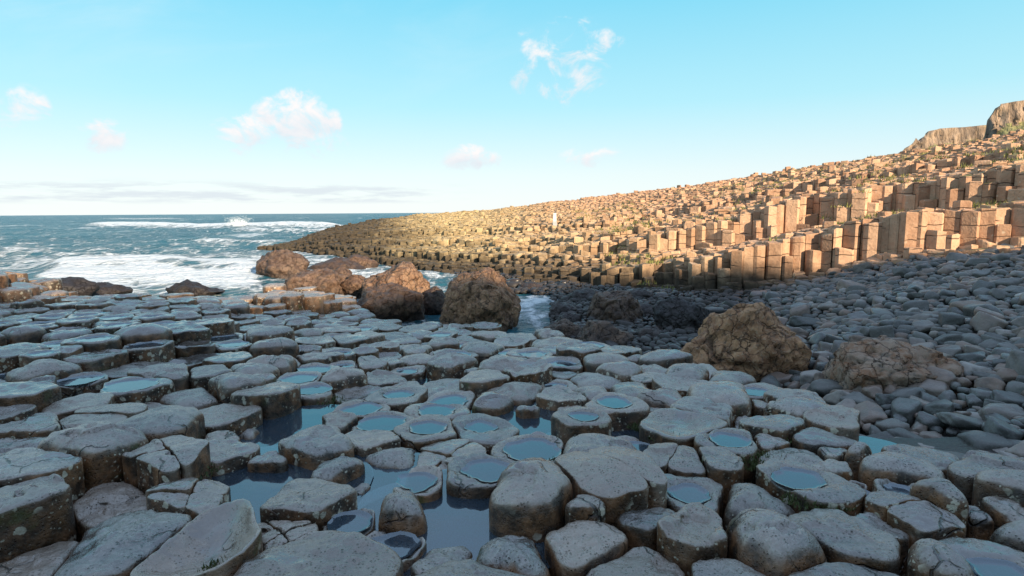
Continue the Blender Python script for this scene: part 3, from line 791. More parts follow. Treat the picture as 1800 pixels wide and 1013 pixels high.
# rock bed under the stones
ys = np.linspace(.3, 24, 110); xs = np.linspace(-1.25, 1.25, 110)
V = []
for y in ys:
    for a in xs:
        x = a * (y + 1.5)
        h = platform_h(x, y) - .34 + .05 * fbm(x * 2, y * 2, 0, 2)
        px, py, dd = proj(x, y, h + .3)
        if y > 5 and py < np.interp(px, EDGE[:, 0], EDGE[:, 1]) - 3: h = -1.75
        V.append((x, y, h))
tag(mesh_obj('rock_bed', V, grid_faces(110, 110), MAT['floor']), 'dark wet rock in the gaps under the stones', kind='structure')

# green weed at the foot of some stones
mv, mf = [], []
rg = random.Random(8)
for (px, py, rr, dh, cnt) in ((440, 1005, .14, -.04, 900), (1185, 770, .12, -.04, 500), (1345, 812, .16, -.04, 900), (1440, 882, .12, -.04, 600), (1130, 752, .08, -.04, 250), (990, 818, .09, -.04, 300), (1025, 895, .07, -.04, 200),
                          (570, 705, .12, -.04, 200), (320, 830, .14, -.04, 300), (1400, 775, .1, -.04, 200), (1260, 815, .08, -.04, 200)):
    P = on_platform(px, py, dh)
    for _ in range(cnt):
        a = rg.uniform(0, 6.283); q = rr * math.sqrt(rg.random()); ang = rg.uniform(0, 6.283)
        x, y = P.x + q * 1.6 * math.cos(a), P.y + q * math.sin(a); z = P.z + rg.uniform(-.04, .03) * (1.2 - q / rr)
        L = rg.uniform(.012, .03); wdt = rg.uniform(.003, .006)
        b0 = len(mv)
        mv += [(x - wdt * math.cos(ang), y - wdt * math.sin(ang), z), (x + wdt * math.cos(ang), y + wdt * math.sin(ang), z), (x + rg.uniform(-.012, .012), y + rg.uniform(-.012, .012), z + L)]
        mf.append((b0, b0 + 1, b0 + 2))
tag(mesh_obj('moss', mv, mf, MAT['moss'], smooth=False), 'green weed growing at the foot of the stones', 'moss', kind='stuff')

# ------------------------------------------------------------------ hillside of columns
hp = []
rh = random.Random(3)
y = 15.0; row = 0
while y < 80:
    SPH = 0.39
    x0 = y * (HA[0] - .01); x1 = y * min(HA[-1], 1.25)
    n = int((x1 - x0) / SPH) + 1
    for i in range(n):
        x = x0 + (i + .5 * (row % 2)) * SPH + rh.uniform(-.125, .125); yy = y + rh.uniform(-.125, .125)
        w, h, st = hill_wh(x, yy)
        if w < 0 or w > 1.12: continue
        h += rh.uniform(-.04, .04) + (rh.uniform(-.40, .30) if rh.random() < .10 else 0) * (0.5 + st * .5)
        h += .17 * round(2.4 * fbm(x * .30, yy * .30, 7.0, 2)) / 2 * (.4 + .6 * st)
        hp.append((x, yy, h, w, st))
    y += SPH * .866; row += 1
hcells = voronoi_cells([(q[0], q[1]) for q in hp], [.27] * len(hp), 1.9)
def column_mesh(poly, cx, cy, h, D, detail):
    rnd = .035
    pts = [((x - cx) * .978, (y - cy) * .978) for x, y in poly]
    # drop tiny edges
    q = [p for i, p in enumerate(pts) if math.hypot(p[0] - pts[i - 1][0], p[1] - pts[i - 1][1]) > .05]
    if len(q) >= 4: pts = q
    n = len(pts); v = []
    tx, ty = rh.gauss(0, .10), rh.gauss(-.03, .09)
    levels = [(-D, 1.0), (-rnd, 1.0), (-.006, .955), (0.004, .80)] if detail else [(-D, 1.0), (-rnd, 1.0), (0, .93)]
    for (z, sc) in levels:
        for (x, y_) in pts:
            k = sc * (1 + rh.uniform(-.03, .025)); v.append((x * k, y_ * k, z + (tx * x + ty * y_ if z > -D else 0) + (rh.uniform(-.022, .022) if z > -D else 0)))
    f = []
    for j in range(len(levels) - 1):
        for i in range(n): f.append((j * n + i, j * n + (i + 1) % n, (j + 1) * n + (i + 1) % n, (j + 1) * n + i))
    f.append(tuple((len(levels) - 1) * n + i for i in range(n)))
    return v, f
hx = np.array([q[:3] for q in hp]); 
hpx, hpy, hdep = proj_np(hx[:, 0], hx[:, 1], hx[:, 2])
# exposed front: height above the ground 0.6 m nearer the viewer
cols = []
from collections import defaultdict
hg = defaultdict(list)
for i, q in enumerate(hp): hg[(int(q[0] // .8), int(q[1] // .8))].append(i)
for i, (x, y, h, w, st) in enumerate(hp):
    lowest = h; front = -9
    for a in (-1, 0, 1):
        for b in (-1, 0, 1):
            for j in hg.get((int(x // .8) + a, int(y // .8) + b), ()):
                dx, dy = hp[j][0] - x, hp[j][1] - y
                if j != i and dx * dx + dy * dy < .6:
                    lowest = min(lowest, hp[j][2])
                    if (dx * x + dy * y) < -.25 * math.hypot(x, y) * math.hypot(dx, dy): front = max(front, hp[j][2])
    if front < -5: front = h - .6
    exp_ = max(h - front, 0) + .12
    cols.append(dict(i=i, low=lowest, exp=exp_, score=exp_ * .6 / y ** 2 if -20 < hpx[i] < 1820 else 0))
order = sorted(range(len(cols)), key=lambda k: -cols[k]['score'])
ind = set(order[:300])
bigv, bigf, bigt = [], [], []
hill_ind = []
for k, c in enumerate(cols):
    poly = hcells[c['i']]
    if len(poly) < 3: continue
    x, y, h, w, st = hp[c['i']]
    cx, cy, A = centroid(poly)
    if A < .012: continue
    D = max(h - c['low'] + .4, .5)
    v, f = column_mesh(poly, cx, cy, h, D, y < 40)
    tint = rh.random()
    if k in ind:
        v = np.array(v); v[:, 2] += D
        o = mesh_obj('basalt_column', v, f, MAT['hill'], None, (cx, cy, h - D), smooth=False)
        set_attr(o.data, 'tint', [tint] * len(v))
        hill_ind.append(dict(obj=o, px=hpx[c['i']], py=hpy[c['i']], exp=c['exp'], w=w, tint=tint, y=y, x=x, h=h))
    else:
        b0 = len(bigv)
        bigv += [(p[0] + cx, p[1] + cy, p[2] + h) for p in v]; bigf += [tuple(a + b0 for a in q) for q in f]; bigt += [tint] * len(v)
o = mesh_obj('basalt_columns', bigv, bigf, MAT['hill'], smooth=False); set_attr(o.data, 'tint', bigt)
tag(o, 'thousands of stepped basalt columns covering the sunlit headland', 'columns', kind='stuff')

# grass on the upper ledges
gv, gf = [], []
rg = random.Random(12)
for q in hp:
    x, y, h, w, st = q
    if x < 4 or y > 48: continue
    nn = fbm(x * .35, y * .35, 20.0, 3) + .25 * fbm(x * 1.5, y * 1.5, 3, 2)
    if nn < .20 - .06 * min(1, max(0, (y - 20) / 15)) or rg.random() < .68: continue
    for _ in range(int(26 * min(1, 22 / y))):
        a = rg.uniform(0, 6.283); rr = .36 * math.sqrt(rg.random()); bx, by = x + rr * math.cos(a), y + rr * math.sin(a)
        L = rg.uniform(.05, .20) * (1.3 - rr / .36 * .6); wd = rg.uniform(.012, .03); an = rg.uniform(0, 6.283)
        b0 = len(gv); lx, ly = rg.uniform(-.08, .08), rg.uniform(-.08, .08)
        gv += [(bx - wd * math.cos(an), by - wd * math.sin(an), h - .02), (bx + wd * math.cos(an), by + wd * math.sin(an), h - .02), (bx + lx, by + ly, h + L)]
        gf.append((b0, b0 + 1, b0 + 2))
tag(mesh_obj('ledge_grass', gv, gf, MAT['tuft'], smooth=False), 'tufts of yellow-green grass on the upper ledges of the headland', 'grass', kind='stuff')

# ------------------------------------------------------------------ shore: terrain sheet, cobbles
V = []
ys = np.linspace(2.5, 30, 140); an = np.linspace(-.2, 1.35, 120)
for y in ys:
    for a in an:
        x = a * y
        Yb = np.interp(a, HA, HP[:, 2])
        h = shore_g(x, y) - .16
        h = min(h, platform_h(x, y) - .42) if proj(x, y, platform_h(x, y))[1] > np.interp(proj(x, y, platform_h(x, y))[0], EDGE[:, 0], EDGE[:, 1]) else h
        V.append((x, y, h))
tag(mesh_obj('shore_ground', V, grid_faces(140, 120), MAT['floor']), 'dark ground beneath the cobbles', kind='structure')

def ico(sub):
    bm = bmesh.new(); bmesh.ops.create_icosphere(bm, subdivisions=sub, radius=1.0)
    v = np.array([p.co[:] for p in bm.verts]); f = [tuple(q.index for q in p.verts) for p in bm.faces]; bm.free(); return v, f
ICO = {s: ico(s) for s in (2, 3, 4, 5, 6)}
def lump(sub, seed, p=9, nplanes=11, flat=.62, rough=.03):
    r_ = np.random.RandomState(seed); v, f = ICO[sub]
    n = r_.normal(size=(nplanes, 3)); n /= np.linalg.norm(n, axis=1)[:, None]
    n = np.vstack([n, [[1, 0, 0], [-1, 0, 0], [0, 1, 0], [0, -1, 0], [0, 0, 1], [0, 0, -1]]]); d = r_.uniform(.72, 1.05, len(n))
    q = np.maximum(v @ n.T, 0) / d
    r = (q ** p).sum(1) ** (-1 / p)
    w = v * r[:, None]
    for i in range(len(w)):
        w[i] *= 1 + rough * fbm(w[i][0] * 2.3 + seed, w[i][1] * 2.3, w[i][2] * 2.3, 4)
    w[:, 2] *= flat
    return w, f
VAR3 = [lump(4, 100 + i, p=random.uniform(12, 26), nplanes=8 + i % 6, flat=random.uniform(.5, .8), rough=.05) for i in range(16)]
VAR2 = [lump(2, 300 + i, p=random.uniform(10, 22), flat=random.uniform(.5, .85), rough=.06) for i in range(16)]
cob_me = []
for k, (v, f) in enumerate(VAR3):
    me = bpy.data.meshes.new('cobble'); me.from_pydata(v.tolist(), [], f); me.shade_smooth(); me.materials.append(MAT['cobble'])
    cob_me.append(me)

BOULDERS = [  # px, py centre, w px, h px, Y, dark, grey, depth factor, label, key
    (1292, 612, 205, 165, 9.0, 0, 0, .95, 'large brown cracked boulder shaped like a haystack beside the cobbles', 'the brown haystack boulder'),
    (1552, 662, 215, 105, 6.9, 0, .55, .8, 'broken blocky grey-brown boulder half sunk in the dark cobbles', 'the broken blocky boulder'),
    (843, 531, 136, 100, 14.4, .18, 0, 1, 'big round boulder with a sunlit golden top at the edge of the inlet', 'the gold-topped boulder'),
    (703, 505, 114, 76, 17.2, .38, .1, 1, 'knobbly brown boulder catching sun behind the dark low boulder', 'the knobbly sunlit boulder'),
    (684, 533, 118, 58, 15.6, .6, 0, .9, 'low dark boulder just past the far stones of the platform', 'the low dark boulder'),
    (558, 498, 108, 46, 20, .6, .1, .9, 'broad pitted boulder in the foam beyond the orange row of stones', 'the broad pitted boulder'),
    (629, 501, 54, 36, 20, .6, 0, .9, 'small rounded boulder in the surf between two wider boulders', 'the small surf boulder'),
    (503, 466, 86, 54, 26, .68, .1, .9, 'peaked brown boulder standing alone in white water', 'the peaked boulder'),
    (596, 469, 96, 28, 29, .8, 0, .8, 'long low dark rock behind the peaked boulder in the surf', 'the long surf rock'),
    (632, 461, 62, 24, 30, .7, 0, .8, 'low brown hump of rock nearest the headland in the surf', 'the brown surf hump'),
    (603, 483, 36, 28, 22, .75, 0, .8, 'dark shaded stone wedged between the boulders in the surf', 'the wedged stone'),
    (1080, 547, 98, 66, 15, .72, 0, 1, 'dark purplish boulder in the shaded inlet below the headland', 'the purple-dark boulder'),
    (1198, 560, 100, 68, 13.6, .98, 0, 1, 'black weed-covered boulder behind the brown haystack boulder', 'the black weedy boulder'),
    (1058, 595, 104, 58, 12, .72, 0, .9, 'dark rounded boulder just behind the platform edge in the inlet', 'the inlet boulder'),
    (990, 581, 70, 38, 13, .72, 0, .9, 'small dark boulder by the white water of the inlet', 'the small inlet boulder'),
    (762, 528, 46, 50, 16.5, .8, 0, .8, 'dark rock squeezed between the sunlit boulders', 'the squeezed rock'),
    (192, 508, 84, 22, 21, 1, 0, .6, 'low black rock in the surf with a rounded left end', 'the round-ended black rock'),
    (347, 508, 112, 20, 21, 1, 0, .5, 'long low black rock in the surf tapering to the right', 'the tapering black rock'),
    (434, 463, 34, 10, 33, 1, 0, .6, 'tiny dark rock awash in the foam left of the peaked boulder', 'the tiny awash rock'),
    (112, 505, 90, 30, 19, 1, 0, .7, 'dark sloping ledge of rock between the block heap and the surf', 'the sloping ledge'),
    (1025, 522, 66, 24, 18.4, .95, 0, .9, 'low dark rock at the foot of the columns behind the purple-dark boulder', 'the low foot rock'),
    (935, 507, 54, 22, 21.5, .9, 0, .9, 'dark wet rock under the columns behind the white inlet water', 'the wet foot rock'),
    (1125, 518, 48, 20, 18.2, .95, 0, .9, 'small dark rock at the column foot above the black weedy boulder', 'the small foot rock'),
    (992, 545, 52, 24, 16, .95, 0, .9, 'dark rock beside the white inlet water left of the purple-dark boulder', 'the white-water rock'),
    (1000, 560, 40, 18, 14.5, .95, 0, .9, 'small dark rock between the white-water rock and the small inlet boulder', 'the in-between rock'),
    (1140, 548, 44, 24, 15.5, .95, 0, .9, 'dark pointed rock between the purple-dark and black weedy boulders', 'the pointed dark rock'),
    (1135, 590, 50, 26, 12.5, .9, 0, .8, 'wet dark stone between the inlet boulder and black weedy boulder', 'the wet dark stone'),
]
bpos = []
for n, (px, py, wp, hpx_, Y, dark, grey, df, lab, key) in enumerate(BOULDERS):
    top = at(px, py - hpx_ / 2, Y); bot = at(px, py + hpx_ / 2, Y)
    hh = top.z - bot.z; sc = F / (proj(bot.x, Y, bot.z)[2]); wid = wp / sc
    sub = 6 if hpx_ > 60 else (5 if hpx_ > 34 else 4)
    r_ = np.random.RandomState(900 + n); v, f = ICO[sub]; v = v.copy()
    nn = r_.normal(size=(30, 3)); nn /= np.linalg.norm(nn, axis=1)[:, None]; dd = r_.uniform(.84, 1.04, 30)
    q = np.maximum(v @ nn.T, 0) / dd; r = np.maximum((q ** 28).sum(1) ** (-1 / 28), .1); r = np.clip(r, .5, 1.18)
    w = v * r[:, None]
    if n == 0:      # haystack: broad below, peaked top leaning right
        kz = np.clip((w[:, 2] + .2) / 1.2, 0, 1); w[:, 0] *= 1 - .36 * kz ** 2.0; w[:, 0] += .12 * kz
    if n == 1: w[:, 2] = np.sign(w[:, 2]) * np.abs(w[:, 2]) ** .6; w[:, 0] = np.sign(w[:, 0]) * np.abs(w[:, 0]) ** .8
    if n in (16, 17): kx = np.clip((w[:, 0] + .3) / 1.3, 0, 1); w[:, 2] *= 1 - .75 * kx
    # fit to the size seen
    w[:, 0] *= wid / (w[:, 0].max() - w[:, 0].min()); w[:, 1] *= wid * df / (w[:, 1].max() - w[:, 1].min())
    zz = w[:, 2]; full = hh * 1.35; zz *= full / (zz.max() - zz.min()); zz += hh - zz.max()
    S = 3.2 if wid < 3 else 2.4
    S = max(S, 7.0 / max(wid, .5)) if n > 1 else (3.4 if n == 0 else 3.2)
    crack = np.zeros(len(w)); nrm = v
    for i in range(len(w)):
        p = Vector(w[i]) * S + Vector((n * 7.3, 0, 0)); p += Vector(mn.noise_vector(p * .8)) * .6
        dist, pts_ = mn.voronoi(p)
        e = dist[1] - dist[0]; ck = max(0.0, 1 - e / .075)
        cp = pts_[0]; hsh = math.sin(cp.x * 12.9898 + cp.y * 78.233 + cp.z * 37.719) * 43758.5453; blob = .030 * (hsh - math.floor(hsh)) * (1.6 if n == 1 else 1.0) + .030 * ((p - cp).dot(Vector((math.sin(hsh), math.cos(hsh), math.sin(hsh * 1.7))))); g_ = .085 * fbm(w[i][0] * 1.6 + n, w[i][1] * 1.6, w[i][2] * 1.6, 4) + .022 * fbm(w[i][0] * 7 + n, w[i][1] * 7, w[i][2] * 7, 3)
        crack[i] = ck
        w[i] += nrm[i] * (blob + g_ - .032 * ck) * min(wid, 2.2) * .8
    yaw = r_.uniform(-.15, .15)
    o = mesh_obj('boulder', w, f, MAT['boulder'], None, (bot.x, Y, bot.z)); o.rotation_euler.z = yaw
    set_attr(o.data, 'crack', crack); o.color = (dark, grey, 0, 1)
    tag(o, lab, 'boulder', 'boulders along the inlet and surf'); bpos.append((bot.x, Y, wid / 2, key))

cob = []; rc = random.Random(77); cg = defaultdict(list)
def try_cob(x, y, r, k):
    gx, gy = int(x // .6), int(y // .6)
    for a in (-1, 0, 1):
        for b in (-1, 0, 1):
            for (x2, y2, r2) in cg.get((gx + a, gy + b), ()):
                if (x - x2) ** 2 + (y - y2) ** 2 < ((r + r2) * k) ** 2: return False
    cg[(gx, gy)].append((x, y, r)); return True
for phase, (tries, rlo, rhi, k) in enumerate(((420, .17, .28, .86), (7000, .11, .18, .80), (24000, .065, .11, .75), (30000, .045, .07, .70))):
    for _ in range(tries):
        y = 3.4 + 24.5 * rc.random() ** .85; x = y * rc.uniform(-.22, 1.12)
        a = x / y; Yb = np.interp(a, HA, HP[:, 2])
        if y > Yb + 1.0: continue
        ph = platform_h(x, y); px, py, dd = proj(x, y, ph)
        if py > np.interp(px, EDGE[:, 0], EDGE[:, 1]) + 6 or px < 800 or px > 2000: continue
        g = shore_g(x, y)
        if px < 960 and y < 18.0: continue
        if abs(px - 935) < 34 and 532 < py < 572: continue
        if g < -1.55 and rc.random() < .5: continue
        if any((x - bx) ** 2 + (y - by) ** 2 < (br * .8) ** 2 for bx, by, br, _ in bpos): continue
        r = rc.uniform(rlo, rhi) * (1 if px > 1250 else .8)
        if not try_cob(x, y, r, k): continue
        pyc = proj(x, y, g)
        cob.append(dict(x=x, y=y, r=r, z=g + r * rc.uniform(.05, .30), px=pyc[0], py=pyc[1], score=(r / max(pyc[2], 1)) if -20 < pyc[0] < 1830 else 0))
cob.sort(key=lambda c: -c['score'])
cv, cf, ct = [], [], []
for n, c in enumerate(cob):
    rot = Matrix.Rotation(rc.uniform(0, 6.283), 3, 'Z') @ Matrix.Rotation(rc.uniform(-.38, .38), 3, 'X') @ Matrix.Rotation(rc.uniform(-.3, .3), 3, 'Y')
    sc = (c['r'] * rc.uniform(1.0, 1.45), c['r'] * rc.uniform(.78, 1.0), c['r'] * rc.uniform(.85, 1.15))
    if n < 300:
        o = bpy.data.objects.new('cobble', cob_me[n % 16]); COL.objects.link(o)
        o.location = (c['x'], c['y'], c['z']); o.rotation_euler = rot.to_euler(); o.scale = sc; c['obj'] = o; c['sc'] = sc; c['tint'] = rc.random(); o.color = (c['tint'], 0, 0, 1); c['var'] = n % 16
    else:
        v, f = VAR2[n % 16]; b0 = len(cv)
        w = (v * np.array(sc)) @ np.array(rot).T + (c['x'], c['y'], c['z'])
        cv += w.tolist(); cf += [tuple(a + b0 for a in q) for q in f]; ct += [rc.random()] * len(w)
o = mesh_obj('cobbles', cv, cf, MAT['cobble']); o.color = (0, 0, 0, 1); set_attr(o.data, 'tint', ct)
tag(o, 'small dark cobbles packed between the larger ones on the shore', 'cobbles', kind='stuff')
cob_ind = [c for c in cob if 'obj' in c]

# ------------------------------------------------------------------ sea
def make_sea():
    NU, NV = 620, 560
    Y = np.concatenate([np.linspace(8, 14, 20), np.exp(np.linspace(math.log(14.1), math.log(6000), NU - 20))])
    a = np.linspace(-1.15, .75, NV)
    YY, AA = np.meshgrid(Y, a, indexing='ij'); XX = AA * YY
    px, py, dep = proj_np(XX, YY, np.full_like(XX, SEA))
    def nz(x, y, seed, o=3):
        f = np.vectorize(lambda p, q: mn.fractal(Vector((p, q, seed)), 1.0, 2.0, o)); return f(x, y)
    n1 = nz(XX * .18, YY * .35, 1.0); n2 = nz(XX * .05, YY * .12, 2.0)
    Z = np.full_like(XX, SEA)
    far = np.clip((YY - 13) / 25, 0, 1)
    Z += far * (.16 * n1 + .32 * n2) * np.clip(1 - YY / 900, .0, 1) + .03 * nz(XX * 1.2, YY * 1.8, 3.0, 2)
    foam = np.zeros_like(XX)
    def band(pc, hw, x0, x1, fs, amp, wid, hgt, seed):
        """a breaking wave: crest along image row pc, between columns x0..x1"""
        nonlocal Z, foam
        crest = pc + amp * np.vectorize(lambda p: fbm(p * .006, seed, 0, 3))(px[0])[None, :]
        d = (py - crest) / hw
        e = smooth01(x0 - fs, x0 + fs, px) * (1 - smooth01(x1 - fs, x1 + fs, px))
        foam = np.maximum(foam, wid * np.exp(-np.maximum(d, -d * 3) ** 2) * e)
        Z += hgt * np.exp(-(d * 1.4) ** 2) * e
    band(399, 4.5, 150, 600, 40, 5, 1.0, .9, 1.0)
    band(408, 3.5, 400, 640, 40, 4, .8, .5, 5.0)
    band(428, 5.0, 330, 520, 50, 6, .75, .35, 2.0)
    band(441, 6.0, -60, 60, 40, 6, .75, .3, 6.0)
    band(468, 18, 90, 330, 40, 8, 1.3, .42, 3.0)
    band(487, 26, 70, 460, 40, 8, 1.25, .18, 4.0)
    band(470, 20, 330, 480, 50, 8, 1.2, .25, 7.0)
    band(385, 2.0, 180, 330, 40, 2, .6, .4, 8.0)
    # wash round the rocks and along the headland
    foam = np.maximum(foam, .72 * np.exp(-(((px - 520) / 170) ** 2 + ((py - 462) / 34) ** 2)))
    foam = np.maximum(foam, .75 * np.exp(-(((px - 640) / 90) ** 2 + ((py - 492) / 34) ** 2)))
    foam = np.maximum(foam, .80 * np.exp(-(((px - 937) / 34) ** 2 + ((py - 553) / 16) ** 2)))
    foam = np.maximum(foam, .55 * np.exp(-(((px - 1130) / 120) ** 2 + ((py - 532) / 5) ** 2)))
    foam = np.maximum(foam, .62 * np.exp(-(((px - 560) / 60) ** 2 + ((py - 430) / 9) ** 2)))
    foam = np.maximum(foam, .56 * np.exp(-(((py - 460) / 45) ** 2)) * (px < 520))
    foam = np.maximum(foam, .28 * np.exp(-(((py - 410) / 30) ** 2)) * (px < 620))
    foam = np.maximum(foam, .62 * np.exp(-(((py - 512) / 14) ** 2)) * (px < 720))
    foam = np.maximum(foam, .5 * (px > 600) * (py > 470))
    foam += .16 * n1 * (foam > .05)
    v = np.stack([XX, YY, Z], -1).reshape(-1, 3)
    o = mesh_obj('sea', v, grid_faces(NU, NV), MAT['sea']); set_attr(o.data, 'foam', np.clip(foam, 0, 1.4).reshape(-1))
    tag(o, 'choppy blue-green sea with white breakers', kind='structure')
make_sea()
# spray thrown up by the far breaker
sv, sf = [], []
rg = random.Random(31); iv, jf = ico(1)
base = at(420, 401, 112)
for k in range(1500):
    u = rg.random() ** 1.6; x = base.x + rg.gauss(0, .55) * (1.2 + .5 * u) + (rg.choice((-1, -.3, .2, .9)) * u * 1.1) ; z = SEA + .2 + u * 2.4 * rg.uniform(.5, 1); y = 112 + rg.gauss(0, .5)
    r = rg.uniform(.02, .09) * (1 - .5 * u); b0 = len(sv)
    sv += [(x + p[0] * r, y + p[1] * r, z + p[2] * r) for p in iv]; sf += [tuple(a + b0 for a in q) for q in jf]
MAT['spray'] = plain('sea_foam', (.85, .87, .88), .9)
tag(mesh_obj('sea_spray', sv, sf, MAT['spray']), 'burst of white spray over the far breaker', 'spray', kind='stuff')

# ------------------------------------------------------------------ far cliffs behind the headland
def cliff(name, prof, Y, slope_frac, seed, label):
    """prof: (px, py) skyline; rock wall above, grassy talus below"""
    P = np.array(prof, float); n = 130
    pxs = np.linspace(P[0, 0], P[-1, 0], n); pys = np.interp(pxs, P[:, 0], P[:, 1])
    V, G = [], []
    rows = 34
    for i in range(n):
        top = at(pxs[i], pys[i], Y); gz = at(pxs[i], 300, Y).z - 6
        H = max(top.z - gz, .5); rib = 1.6 * fbm(i * .33, seed, 0, 3) + .7 * fbm(i * 1.3, seed, 5, 2)
        for j in range(rows):
            u = j / (rows - 1)
            if u < .12:   # flat top going back
                k = 1 - u / .12; p = (top.x * (1 + 40 / Y * k), Y + 40 * k, top.z + 1.5 * k * (1 if k < .5 else .5)); g = .95
            else:
                q = (u - .12) / .88; wall = slope_frac * (1 + .25 * fbm(i * .12, seed, 3, 2))
                z = top.z - H * q
                if q < wall: y_ = Y - 1.5 * q / wall - rib * min(1, q * 12); g = .08 + (.25 if q < .04 else 0)
                else: y_ = Y - 1.5 - rib - (q - wall) * H * 1.5; g = .75
                y_ += 1.0 * fbm(i * .2, j * .3, seed, 3)
                p = (top.x + .4 * fbm(i * .3, j * .5, seed + 2, 2), y_, z)
            V.append(p); G.append(g)
    o = mesh_obj(name, V, grid_faces(n, rows), MAT['cliff']); set_attr(o.data, 'grass', G); tag(o, label, kind='structure')
cliff('far_cliff', [(1560, 285), (1585, 266), (1598, 256), (1606, 249), (1611, 241), (1615, 248), (1624, 240), (1632, 231), (1652, 226), (1700, 223), (1740, 219), (1800, 216), (1900, 212)], 210, .27, 3.0, 'ribbed far cliff with a small pinnacle at its end')
cliff('cliff', [(1716, 262), (1728, 240), (1736, 220), (1742, 206), (1745, 200), (1749, 190), (1758, 183), (1775, 180), (1800, 176), (1850, 172), (1950, 160), (2100, 150)], 150, .24, 9.0, 'tall brown cliff above grassy slopes')

# ------------------------------------------------------------------ hill behind the viewer: its shadow lies over the platform
def shade_hill():
    e2 = math.tan(SUN_EL); a = SUN_AZ
    targets = [(-400, 503, 12), (0, 516, 11.5), (300, 533, 11.5), (480, 547, 14), (580, 556, 15), (690, 505, 17), (845, 516, 14.4), (1000, 503, 22), (1150, 488, 20.8), (1300, 482, 20.2), (1450, 472, 18.8), (1600, 461, 17.4), (1800, 452, 16.3), (2050, 440, 16)]
    pts = []
    for t_ in targets:
        P = at(*t_); u = P.x * math.cos(a) + P.y * math.sin(a); v = -P.x * math.sin(a) + P.y * math.cos(a)
        pts.append((u, P.z + (v + 60) * e2))
    pts.sort(); us = np.array([p[0] for p in pts]); cs = np.array([p[1] for p in pts])
    n = 160; U = np.linspace(-70, 90, n); C = np.interp(U, us, cs)
    ker = np.hanning(7); ker /= ker.sum(); C = np.convolve(np.pad(C, 3, 'edge'), ker, 'valid')
    C += np.array([.35 * fbm(q * .5, 0, 0, 3) for q in U])
    V = []
    for i in range(n):
        for k, (v, f) in enumerate(((-38, -.05), (-46, .42), (-54, .80), (-60, 1.0), (-75, .97), (-110, .2))):
            z = C[i] * f; x = U[i] * math.cos(a) - v * math.sin(a); y = U[i] * math.sin(a) + v * math.cos(a)
            V.append((x, y, z - (.0 if f == 1 else .3 * fbm(x * .2, y * .2, 1, 2))))
    tag(mesh_obj('hillside', V, grid_faces(n, 6), MAT['cliff']), 'steep hillside shading the platform', kind='structure')
    set_attr(bpy.data.objects['hillside'].data, 'grass', [.7] * len(V))
shade_hill()

# ------------------------------------------------------------------ white marker on the headland
def marker():
    Y = 60.0; b = at(975, 392, Y)
    for k in range(400):                                     # where the line of sight meets the steps
        y_ = 26 + k * .1; p = at(975, 391, y_)
        if hill_wh(p.x, y_)[1] > p.z - .1: Y = y_ - .7; b = at(975, 391.5, Y); break
    H = at(975, 375, Y).z - b.z; W = H * .36
    root = empty('marker_post', b)
    tag(root, 'white upright marker post standing on the sunlit column steps', 'marker post')
    def box(name, w, d, z0, z1, mat, bev=.015, taper=1.0):
        bm = bmesh.new(); bmesh.ops.create_cube(bm, size=1)
        for v in bm.verts:
            k = taper if v.co.z > 0 else 1
            v.co = Vector((v.co.x * w * k, v.co.y * d * k, z0 + (v.co.z + .5) * (z1 - z0)))
        bmesh.ops.bevel(bm, geom=bm.edges[:], offset=bev, segments=2, affect='EDGES')
        me = bpy.data.meshes.new(name); bm.to_mesh(me); bm.free(); me.materials.append(mat)
        o = bpy.data.objects.new(name, me); COL.objects.link(o); o.parent = root
    box('base', W * 1.25, W * 1.1, -.35, .07, MAT['grey']); box('post', W, W * .8, .072, H - .08, MAT['white'], taper=.94); box('cap', W * 1.06, W * .86, H - .078, H, MAT['white'])
marker()
